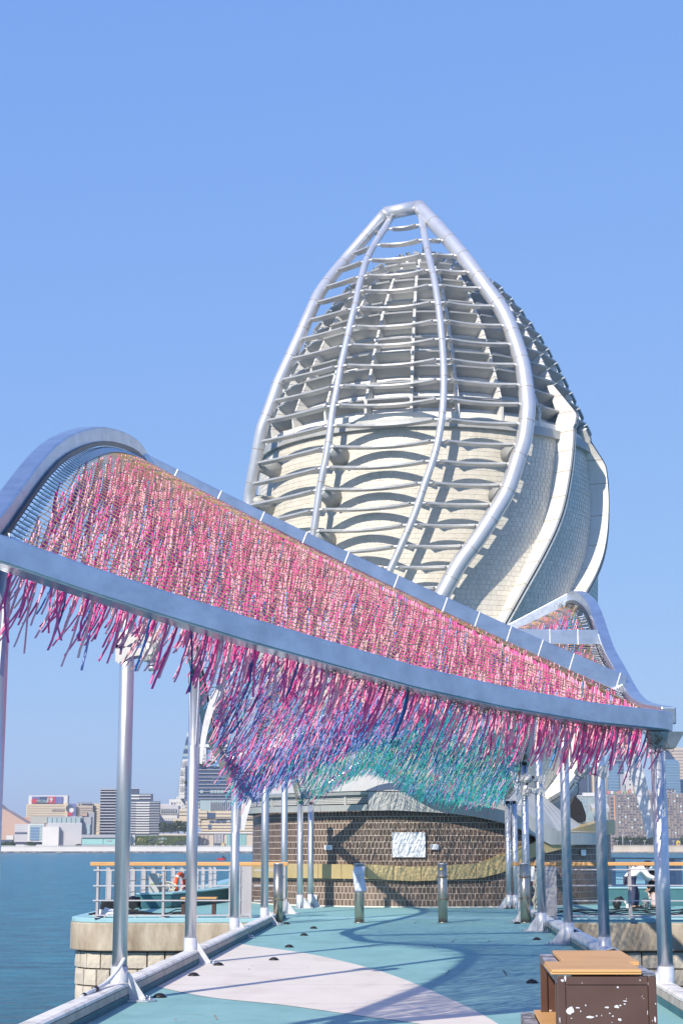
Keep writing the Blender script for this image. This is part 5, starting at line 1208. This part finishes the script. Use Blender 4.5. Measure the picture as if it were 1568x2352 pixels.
b.box('left_block', 33, 64, 1893, 1934, 'tile'); b.rows('course', 33, 64, 1894, 1934, 9, .16, 'grey', -.12, .2); b.box('slot_window', 34, 62, 1911.5, 1915.5, 'navy', -.5, .4)
b.box('window_frame', 65, 102, 1892, 1933, 'white', -4, 10); b.box('big_window', 69, 100, 1894.5, 1930, 'pale', -4.5, .4); b.box('window_core', 71.5, 91, 1900, 1930, 'glass', -5, .4); b.rows('mullion', 69, 100, 1896, 1930, 5, .07, 'white', -5.3, .25)
b.box('base_storey', 36, 100, 1934, 1950, 'navy', 2, 8); b.box('base_canopy', 36, 100, 1940, 1944, 'white', -1, 3)
b.box('rounded_block', 100, 137, 1899, 1949, 'white', -8, 15); b.box('panel_wall', 108, 187, 1890, 1942, 'tile', 0, 20); b.rows('course', 108, 187, 1891, 1942, 12, .14, 'grey', -.12, .2); b.box('recess_shade_panel', 137.3, 147, 1909, 1940, 'grey', -.3, .2)  # thin grey panel on the wall painted as the shade of a recess
b.box('end_wall', 187.3, 205, 1876, 1917, 'grey', 10, 14); b.wins(199, 206, 1893, 1917, 1, 1, .9, .9, 'pale', 1, 9.5)
b.box('undercroft', 138, 190, 1942, 1950, 'dark', 3, 10)
b = FB('angular_block', 'dark mauve windowless block behind the art museum', 'building', 203, 2120); poly(b, 'wall', [(186,1925),(215,1925),(215,1865),(200,1866),(186,1874)], 'grey', 20); poly(b, 'light_roof', [(185,1874),(199.5,1866),(199.5,1874.5)], 'pink', 4, -3)
b = FB('pavilion', 'long low pavilion with aqua glass walls in front of the hotels', 'building', 228, 2030)
b.box('roof', 187, 300, 1917, 1924, 'grey', 0, 25); b.box('body', 188, 299, 1924, 1949, 'tile', 3, 20)
b.box('glass_panel', 188, 236, 1926, 1940, 'aqua', 2, .8); b.box('glass_panel', 237.5, 266, 1926, 1940, 'aqua', 2, .8); b.box('glass_panel', 267, 299, 1925, 1940, 'tile', 2, .8); b.box('sign_board', 245, 257, 1929.5, 1932.5, 'grey', 1.5, .4); b.box('lower_canopy', 188, 299, 1940.5, 1942.5, 'grey', -2, 6); b.wins(190, 298, 1943, 1949, 22, 1, .5, .95, 'navy', 1, 2.6)
# black and white hotel
b = FB('hotel', 'black and white banded hotel with stepped right-hand floors', 'building', 300, 2110)
b.box('left_wing', 228, 300, 1813, 1918, 'navy'); b.rows('floor_band', 227.5, 300, 1815, 1914, 15, .28, 'tile', -2.5, 3); b.box('roof_cap', 227.5, 300, 1811.5, 1814.5, 'grey', -2.8, 10)
b.box('right_wing', 300, 367, 1841, 1918, 'navy', -14, 13.9); b.box('upper_storeys', 300, 350, 1824, 1841, 'navy', -12, 11); b.box('top_storeys', 300, 318, 1811, 1824, 'navy', -10, 9)
for i in range(13):
    v = 1842.5+i*5.75
    b.box('floor_band', 300, 315, v, v+2.6, 'tile', -15.0, 1); b.box('floor_band', 315, 345.5, v, v+3.2, 'white', -15.4, 1); b.box('floor_band', 345.5, 368, v, v+2.2, 'grey', -15.0, 1)
for v in (1826, 1833): b.box('floor_band', 300, 321, v, v+3.4, 'white', -13.2, 1); b.box('floor_band', 321, 347, v, v+2.4, 'tile', -13, 1)
b.box('floor_band', 300, 320, 1811, 1813, 'grey', -11, 1); b.box('base', 228, 367, 1918, 1922, 'grey', -16, 20)
def far_tree(name, label, u, v0, v1, wdt, Y, seed, group=None, lumps=5, mname='far_leaf'):
    r = random.Random(seed); p = far(u, v1, Y); k = Y/3975; t = thing(name, label, 'tree', (p[0], Y, p[2]), 0, group); H = (v1-v0)*k; W = wdt*k
    mb = MB(); mb.tube([(0, 0, 0), (0, 0, H*.5)], [W*.05, W*.03], 6); 
    for q in range(3): mb.tube([(0, 0, H*.35), (r.uniform(-.3, .3)*W, 0, H*.7)], [W*.03, W*.012], 5)
    mb.build('trunk', BARK, t, True)
    mb = MB()
    for q in range(90*lumps//5):
        a = r.random()*6.28; rr = math.sqrt(r.random()); zz = r.uniform(.22, 1); wz = math.sin(math.pi*min(1, (zz-.1)*.95))**.6
        c = np.array([W*.5*rr*math.cos(a)*wz, W*.4*rr*math.sin(a)*wz, H*zz*(.93+.1*r.random())]); s_ = W*r.uniform(.05, .12)
        for w_ in range(3):
            d1 = np.array([r.gauss(0, 1) for _ in range(3)]); d2 = np.array([r.gauss(0, 1) for _ in range(3)]); d1 *= s_/np.linalg.norm(d1); d2 *= s_/np.linalg.norm(d2)
            mb.add([c-d1, c-d2, c+d1, c+d2], [(0,1,2,3)], r.choice((0, 0, 1)))
    mb.build('crown', LEAF, t, True)
BARK = mat('bark', (.12,.09,.07), .9); LEAF = [mat('leaf_dark', (.03,.062,.022), .7), mat('leaf_mid', (.055,.095,.032), .7)]
# green walled building
b = FB('planted_pavilion', 'long low building with planted green walls and gold lettering K11', 'building', 370, 2040)
b.box('green_wall', 308, 433, 1919.5, 1941, 'green'); b.box('glass_lift', 300.5, 311, 1917.5, 1941, 'tile', -2, 10); b.wins(302, 310, 1920, 1940, 1, 2, .8, .7, 'pale', 1, -2.5); b.box('roof_slab', 365, 436, 1915, 1919, 'cream2', -1, 24)
b.wins(345, 362, 1922, 1938, 3, 2, .85, .6, 'glass2', 1, -.8); b.box('glass_panel', 363.5, 383, 1923.5, 1929, 'pale', -.8, .6); b.box('glass_panel', 364, 375, 1931.5, 1936, 'tile', -.8, .6); b.wins(404, 432, 1932, 1939, 6, 1, .8, .8, 'glass2', 1, -.8); b.wins(427, 433, 1922, 1930, 1, 1, .8, .8, 'glass2', 1, -.8)
b.box('base', 300, 433, 1941, 1948, 'navy', 2, 10); b.wins(302, 432, 1941, 1948, 8, 1, .12, 1.2, 'tile', 1, -1)
mb = MB(); r_ = random.Random(5)
for k in range(500):
    c = np.array([X(r_.uniform(309, 432), b.Y), b.Y-.5-r_.random(), Z(r_.uniform(1920.5, 1940), b.Y)]); d1 = np.array([r_.gauss(0, .8), r_.gauss(0, .3), r_.gauss(0, .8)]); d2 = np.array([r_.gauss(0, .8), r_.gauss(0, .3), r_.gauss(0, .8)]); mb.add([c-d1, c-d2, c+d1, c+d2], [(0,1,2,3)], k % 2)
o = mb.build('wall_plants', [F['green'], LEAF[1]], b.t); o['kind'] = 'stuff'
# small park and white classical hotel
for i, (u, v0, v1, wd_) in enumerate(((376,1889,1916,26),(392,1892,1917,24),(410,1886,1915,36),(424,1889,1915,30),(440,1892,1916,26))):
    far_tree('park_tree', ['dark tree beside the banded hotel', 'light bushy tree second from the banded hotel', 'broad dark tree in the small shore park', 'tree in the small shore park just left of the second pole', 'park tree half hidden behind the second pole'][i], u, v0, v1, wd_, 2062, 20+i, 'trees in the small shore park')
b = FB('classical_hotel', 'white classical hotel behind the shore park trees', 'building', 385, 2150)
b.box('wall', 364, 406, 1872, 1912, 'white'); b.box('upper_wall', 364, 408, 1850, 1872, 'tile', 3); b.box('cornice', 363, 408, 1868, 1871, 'grey', -1, 4); b.wins(366, 404, 1855, 1868, 7, 1, .55, .7, 'grey', .8, 2.6, seed=3); b.wins(366, 403, 1877, 1905, 8, 3, .4, .62, 'grey'); b.box('roof', 366, 392, 1846, 1850, 'tile', 5, 10)
b = FB('office_block', 'pale stepped office block behind the classical hotel', 'building', 405, 2240); b.box('wall', 387, 412, 1836, 1875, 'white'); b.box('tall_part', 404, 424, 1829, 1875, 'white', -2); b.wins(389, 422, 1840, 1860, 5, 3, .35, .45, 'grey', .7, -2.5)
# the tall tower with the banner
b = FB('skyscraper', 'tall tapering glass skyscraper with a white Chinese banner and terraced dark floors', 'building', 465, 2200)
poly(b, 'glass_flank', [(407,1834),(408,1800),(411,1770),(414.5,1743),(424,1694),(437,1655),(470,1655),(470,1834)], 'glass', 40)
poly(b, 'tip', [(424.5,1692),(437,1655),(452,1620),(470,1620),(470,1692)], 'white', 10, -1.5)
for i, (v0, v1, m_) in enumerate(((1697,1711,'glass2'),(1712,1720,'pale'),(1722,1730,'glass2'),(1731,1738,'pale'))):
    f0 = 424-(v0-1694)*.2; f1 = 424-(v1-1694)*.2; poly(b, 'glazed_floor', [(f1+.6,v1),(470,v1),(470,v0),(f0+.6,v0)], m_, .6, -.7)
poly(b, 'banner', [(408.5,1834),(409.5,1800),(412,1770),(416,1744.5),(437,1743),(437,1834)], 'white', 1, -2)
for i in range(13): b.box('banner_line', 410+max(0, 8-i)*.55, 436, 1749+i*6.3, 1749.35+i*6.3, 'grey', -2.3, .2)
b.box('upper_glass', 455, 520, 1600, 1712, 'glass2', -3, 20); b.rows('spandrel', 455, 520, 1600, 1710, 16, .10, 'glass', -3.4, .3); b.box('upper_fin', 476, 479, 1600, 1712, 'white', -6, 3)
b.box('portal_beam', 455, 520, 1710, 1717, 'white', -8, 5)
for u in (467, 482, 497, 512): b.box('portal_column', u, u+4.5, 1717, 1730, 'white', -7, 4)
b.box('portal_glass', 455, 520, 1717, 1732, 'glass', -4, 2)
b.box('white_block', 459, 471, 1730, 1757, 'white', -8, 4); b.wins(459.5, 470, 1732, 1755, 3, 3, .4, .6, 'navy', 1, -8.4); b.box('white_block', 482, 500, 1730, 1752, 'white', -8, 4); b.wins(482.5, 500, 1732, 1746, 4, 2, .4, .6, 'navy', 1, -8.4)
b.box('terraced_block', 424, 540, 1760, 1843, 'glass2', -10, 9); b.rows('terrace_slab', 438, 541, 1760, 1843, 10, .13, 'tile', -12, 2.2, off=.1); b.box('terrace_left', 424, 440, 1806, 1843, 'glass2', -12, 2); b.rows('terrace_slab', 423.5, 440, 1806, 1843, 4, .1, 'tile', -13, 1)
b.box('mirror_bay', 485, 503, 1787, 1800, 'navy', -11.4, 1); b.wins(459, 530, 1815, 1823, 9, 1, .85, .9, 'pale', .7, -11.6)
for i, (u, v) in enumerate(((462,1757),(486,1754),(428,1800))): far_tree('terrace_shrub', ['shrubs on the skyscraper terrace left of the portal', 'shrubs on the skyscraper terrace right of the portal', 'green planting at the foot of the Chinese banner'][i], u, v-6, v+3, 20 if i < 2 else 10, 2185, 40+i)
b = FB('shopping_centre', 'cream terraced shopping centre with tall base windows on the shore', 'building', 500, 2090)
b.box('glass_storey', 457, 560, 1838, 1866, 'pale', 4, 20); b.wins(480, 560, 1840, 1862, 18, 1, .2, 1, 'tile', 1, 3.5, 'mullion')
for i, (u0, u1, v0, v1, dy) in enumerate(((424,455,1840,1866,6),(410,460,1858,1884,3),(398,460,1880,1900,0),(452,590,1862,1900,2),(456,475,1862,1880,-1),(495,580,1863,1880,-2),(462,600,1890,1912,-5))):
    b.box('terrace_wall', u0, u1, v0, v1, 'cream', dy, 20)
    b.rows('ledge', u0-.5, u1+.5, v0+2, v1, max(2, int((v1-v0)/7)), .10, 'brown', dy-1.2, 1.0)
b.wins(467, 494, 1866, 1879, 2, 1, .95, .9, 'glass2', 1, -.5); b.wins(480, 520, 1885, 1890, 3, 1, .8, 1, 'glass2', 1, -6); b.wins(478, 486, 1893, 1905, 1, 1, .9, .9, 'glass2', 1, -6); b.wins(520, 560, 1884, 1889, 4, 1, .8, 1, 'grey', 1, -6)
b.box('base', 452, 600, 1912, 1948, 'cream2', -4, 20); b.wins(454, 482, 1913, 1947, 3, 1, .5, 1, 'brown', 1, -4.6, 'screen_panel', 4); b.wins(492, 514, 1914, 1937, 7, 1, .55, 1, 'tile', 1, -5, 'slat_window'); b.box('dark_bay', 491, 515, 1913, 1946, 'navy', -4.5, .4); b.box('green_bay', 521, 530, 1915, 1945, 'aqua', -4.6, .4); b.box('green_bay', 546, 566, 1915, 1945, 'aqua', -4.6, .4); b.wins(522, 566, 1915, 1945, 10, 1, .16, 1, 'dark', 1, -5, 'mullion'); b.box('kiosk', 509, 517, 1936, 1946, 'gold', -8, 3); b.rows('ledge', 452, 600, 1910, 1916, 1, .5, 'white', -6, 2)
# shore trees on the left
for i, (u, v0, v1, wd_) in enumerate(((20,1935,1952,34),(70,1936,1951,28),(180,1939,1951,18),(352,1944,1952,10),(206,1943,1951,8))):
    far_tree('shore_tree', ['wide tree in front of the pink hall', 'dark tree in front of the art museum window', 'small tree at the right corner of the art museum', 'tiny tree before the planted pavilion', 'tiny tree before the aqua pavilion'][i], u, v0, v1, wd_, 2000, 60+i, 'trees along the left far shore')
# --- right group
b = FB('hotel', 'wide grey-brown hotel with a grid of small windows on the right shore', 'building', 1500, 2000)
b.box('wall', 1418, 1660, 1822, 1925, 'brown')
nx = 34
for i in range(nx+1): b.box('pier', 1418+i*7.1, 1419.9+i*7.1, 1822, 1924, 'brown2', -1.2, 1.1)
b.wins(1419.9, 1661, 1825, 1922, nx, 16, .44, .5, 'navy', .42, -.5, seed=8); b.wins(1419.9, 1661, 1825, 1922, nx, 16, .52, .52, 'lit', .05, -.62, 'lit_window', seed=9); b.rows('floor_line', 1418, 1660, 1824, 1924, 16, .05, 'brown2', -.4, .3)
b.box('base', 1416, 1660, 1925, 1944, 'navy', -1, 6)
b = FB('roof_garden', 'red and green rooftop structures above the grey-brown hotel', 'rooftop', 1450, 2040); r_ = random.Random(3)
for i in range(16):
    u = 1398+i*6.2; b.box('roof_hut', u, u+r_.uniform(4, 7), 1816+r_.uniform(-2.5, 3), 1824, ('roofred','white','roofgreen','pink')[i % 4], r_.uniform(-4, 4), 8)
b = FB('office_block', 'beige and blue glass office block behind the tower ledge', 'building', 1365, 2030)
b.box('wall', 1322, 1401, 1828, 1950, 'pale'); b.wins(1323, 1401, 1830, 1948, 30, 30, .62, .6, 'beigeg', .75, -.3, seed=4); b.wins(1323, 1401, 1830, 1948, 30, 30, .6, .55, 'glass', .3, -.4, seed=6); b.box('parapet', 1322, 1402, 1827, 1829, 'white', -1, 5); b.box('roof_block', 1342, 1376, 1820.5, 1828, 'white', 3, 10)
b = FB('narrow_building', 'narrow brown building with an orange edge strip beside the grid hotel', 'building', 1408, 2015); b.box('wall', 1401.5, 1417.5, 1827, 1950, 'brown2', 0, 20); b.wins(1403, 1411, 1830, 1945, 1, 14, .8, .45, 'navy', 1, -.4); b.box('edge_strip', 1411.5, 1417, 1826, 1888, 'orange', -1, 2)
b = FB('skyscraper', 'dark blue tower behind the left spotlight on the right side', 'building', 1350, 2250); b.box('wall', 1328, 1366, 1765, 1850, 'navy'); b.rows('floor_line', 1328, 1366, 1766, 1848, 14, .3, 'glass2', -.6, .7); b.box('bright_pier', 1352, 1354, 1765, 1850, 'glass', -1.5, 1)
b = FB('apartment_block', 'slim white apartment tower with black windows behind the right pole', 'building', 1385, 2240); b.box('wall', 1364, 1401, 1772, 1850, 'cream'); b.wins(1393, 1400.5, 1772, 1848, 1, 9, .5, .5, 'navy', 1, -.6); b.wins(1365, 1371, 1775, 1848, 1, 8, .35, .5, 'brown', 1, -.6)
b = FB('skyscraper', 'blue glass tower with a slanting crown right of the spotlight pole', 'building', 1418, 2220)
poly(b, 'glass_wall', [(1398,1850),(1437,1850),(1437,1752),(1428,1715),(1412,1726),(1401,1752)], 'glass2', 30); b.box('lower_glass', 1400, 1425, 1754, 1830, 'glass', -1, 1); b.rows('floor_line', 1400, 1436, 1754, 1818, 9, .12, 'pale', -1.6, .5); poly(b, 'bright_edge', [(1400,1752),(1403,1752),(1413,1727),(1412,1726)], 'pale', 2, -1); b.rows('floor_line', 1412, 1434, 1720, 1750, 4, .1, 'white', -1, .9)
b = FB('office_block', 'plain white office tower with few windows above the roof huts', 'building', 1450, 2180); b.box('wall', 1436, 1463.5, 1778, 1830, 'tile'); b.box('top', 1440, 1462, 1772, 1778, 'white', 2, 10); b.wins(1438, 1462, 1781, 1817, 3, 6, .42, .5, 'navy', .7, -.5, seed=5); b.box('low_wing', 1428, 1437, 1799, 1830, 'grey', -3, 8)
b = FB('apartment_block', 'cream block between the white tower and the front right pole', 'building', 1478, 2160); b.box('wall', 1463.5, 1486, 1799, 1830, 'cream'); b.box('penthouse', 1466, 1478, 1790, 1799, 'white', 2, 8); b.wins(1465, 1484, 1801, 1819, 4, 3, .5, .35, 'brown', .9, -.5); b.box('balcony', 1466, 1478, 1806, 1810, 'navy', -.8, .5)
b = FB('skyscraper', 'slim dark blue tower behind the white office tower', 'building', 1466, 2300); b.box('wall', 1461, 1468, 1768, 1810, 'glass2'); b.rows('floor_line', 1461, 1468, 1768, 1810, 6, .15, 'glass', -.4, .4)
b = FB('skyscraper', 'blue glass tower with a pointed left corner at the right edge', 'building', 1545, 2120)
poly(b, 'glass_wall', [(1525,1840),(1566.5,1840),(1566.5,1752),(1556,1743),(1541,1722),(1527,1722)], 'glass', 30); b.rows('floor_line', 1527, 1566, 1752, 1838, 14, .14, 'pale', -.5, .6); b.box('bright_corner', 1525, 1529, 1752, 1838, 'lit', -.8, .5); poly(b, 'gable', [(1527,1743),(1556,1743),(1541,1722),(1527,1722)], 'glass2', .5, -.6)
b.box('sign_board', 1522, 1549, 1812, 1824, 'navy', -6, 4)
b = FB('office_block', 'tall cream office tower behind the blue glass tower at the right edge', 'building', 1560, 2260); b.box('wall', 1527, 1640, 1717, 1840, 'cream2'); b.rows('window_band', 1527, 1640, 1721, 1838, 16, .4, 'brown', -.4, .5)
b = FB('office_block', 'pale blue office slab at the far right edge of the shore', 'building', 1600, 2140); b.box('wall', 1567.5, 1660, 1790, 1840, 'pale'); b.rows('window_band', 1567.5, 1660, 1792, 1838, 8, .5, 'glass', -.4, .5)
for i, u in enumerate((1416, 1428, 1441, 1455, 1468, 1480, 1493, 1506, 1570, 1584, 1600)):
    far_tree('shore_tree', 'shore tree %s' % ['next to the tower wall', 'behind the flagpole', 'right of the flagpole', 'below the pink roof hut', 'below the white office tower', 'below the cream block', 'left of the front right pole', 'behind the front right pole', 'at the right edge of the picture', 'beyond the right edge', 'far beyond the right edge'][i]+' in the right green row', u, 1924-(i % 3)*1.5, 1945, 19, 1975, 80+i, 'green row of trees on the right far shore', 6)
def shore_lamp(u, v0, label, flag=False):
    b_ = FB('flagpole' if flag else 'street_lamp', label, 'flagpole' if flag else 'street lamp', u, 1955, None if flag else 'street lamps on the right far shore'); p = far(u, 1945, 1955); q = far(u, v0, 1955); mb = MB(); mb.tube([p, q], .35 if flag else .18, 6); mb.build('pole', F['white' if flag else 'tile'], b_.t)
    if not flag: mb = MB(); mb.box(q[0]-1.6, q[0]+1.6, 1954.5, 1955.5, q[2], q[2]+.6); mb.build('lamp_head', F['tile'], b_.t)
shore_lamp(1429, 1917, 'white flagpole on the right far shore', True)
for u, lb in ((1416, 'nearest the tower wall'), (1447, 'below the roof huts'), (1479, 'left of the front right pole'), (1545, 'right of the front right pole')): shore_lamp(u, 1932, 'slim street lamp on the right shore '+lb)
b = FB('shore_sign', 'yellow hexagonal sign on the right far shore', 'sign', 1556, 1960)
poly(b, 'board', [(1552,1942),(1556,1944),(1561,1942),(1561,1932),(1556,1930),(1552,1932)], 'yellow', 1); poly(b, 'emblem', [(1555,1938),(1557,1940),(1559,1938),(1557,1935)], 'dark', .3, -.4)
# lettering
def text(body, u, v, Y, h_px, m, parent, name='lettering', spacing=1.0, bold=0., sx=1.0):
    cu_ = bpy.data.curves.new(name, 'FONT'); cu_.body = body; cu_.align_x = 'CENTER'; cu_.align_y = 'CENTER'; cu_.extrude = .12; cu_.space_character = spacing; cu_.offset = bold; cu_.resolution_u = 2
    k = Y/3900*.98; cu_.size = h_px*k*1.35
    tmp = bpy.data.objects.new(name, cu_); COL.objects.link(tmp); dg = bpy.context.evaluated_depsgraph_get(); dg.update(); me = bpy.data.meshes.new_from_object(tmp.evaluated_get(dg)); bpy.data.objects.remove(tmp)
    p = far(u, v, Y)
    rot = Matrix.Rotation(math.pi/2, 4, 'X'); me.transform(Matrix.Translation(Vector(p)) @ rot @ Matrix.Diagonal((sx, 1, 1, 1))); me.materials.clear(); me.materials.append(F[m]); return link(name, me, parent)
def root(label_part): return [o for o in COL.objects if o.get('label', '').startswith(label_part)][0]
h = root('cream hotel with a large'); text('MON', 97, 1841, 2179.4, 7.5, 'pale', h, bold=.1); text('19', 114.5, 1838, 2179.4, 11, 'lit', h, bold=.1)
mb = MB(); c = far(80, 1840, 2179.9); 
pts = [(c[0]+(5.2 if k % 2 == 0 else 3.0)*math.cos(k*math.pi/10), c[1], c[2]+(4.2 if k % 2 == 0 else 2.4)*math.sin(k*math.pi/10)) for k in range(20)]
mb.prism(pts, (0, .3, 0)); mb.build('screen_burst', F['red'], h)
text('K11', 326.5, 1929, 2039, 9, 'gold', root('long low building with planted'), spacing=1.0, bold=.1)
sk_ = root('tall tapering glass')
for i, ch in enumerate('瑞銀集團'): text(ch, 430.5+(0, 0, -.5, -1)[i], 1754+i*18.5, 2196, 10.5, 'grey', sk_, bold=-.012)
for i, ch in enumerate('領創未來'): text(ch, 418.5+(1.5, .4, -.8, -1)[i], 1756+i*18.8, 2196, 10.5, 'grey', sk_, bold=-.012)
text('ri-La', 1540, 1817.5, 2113, 8.5, 'white', root('blue glass tower with a pointed'), bold=.05)

# ------------------------------------------------------------------ thin sea haze
hm = bpy.data.materials.new('sea_haze'); hm.use_nodes = True; n_ = hm.node_tree; n_.nodes.clear(); ho = n_.nodes.new('ShaderNodeOutputMaterial'); hv = n_.nodes.new('ShaderNodeVolumePrincipled')
hv.inputs['Color'].default_value = (.92, .95, 1, 1); hv.inputs['Density'].default_value = .000085; hv.inputs['Anisotropy'].default_value = .3; n_.links.new(hv.outputs[0], ho.inputs['Volume'])
mb = MB(); mb.box(-4200, 4200, -400, 9200, -41, 215); hz = mb.build('haze', hm); hz['kind'] = 'stuff'
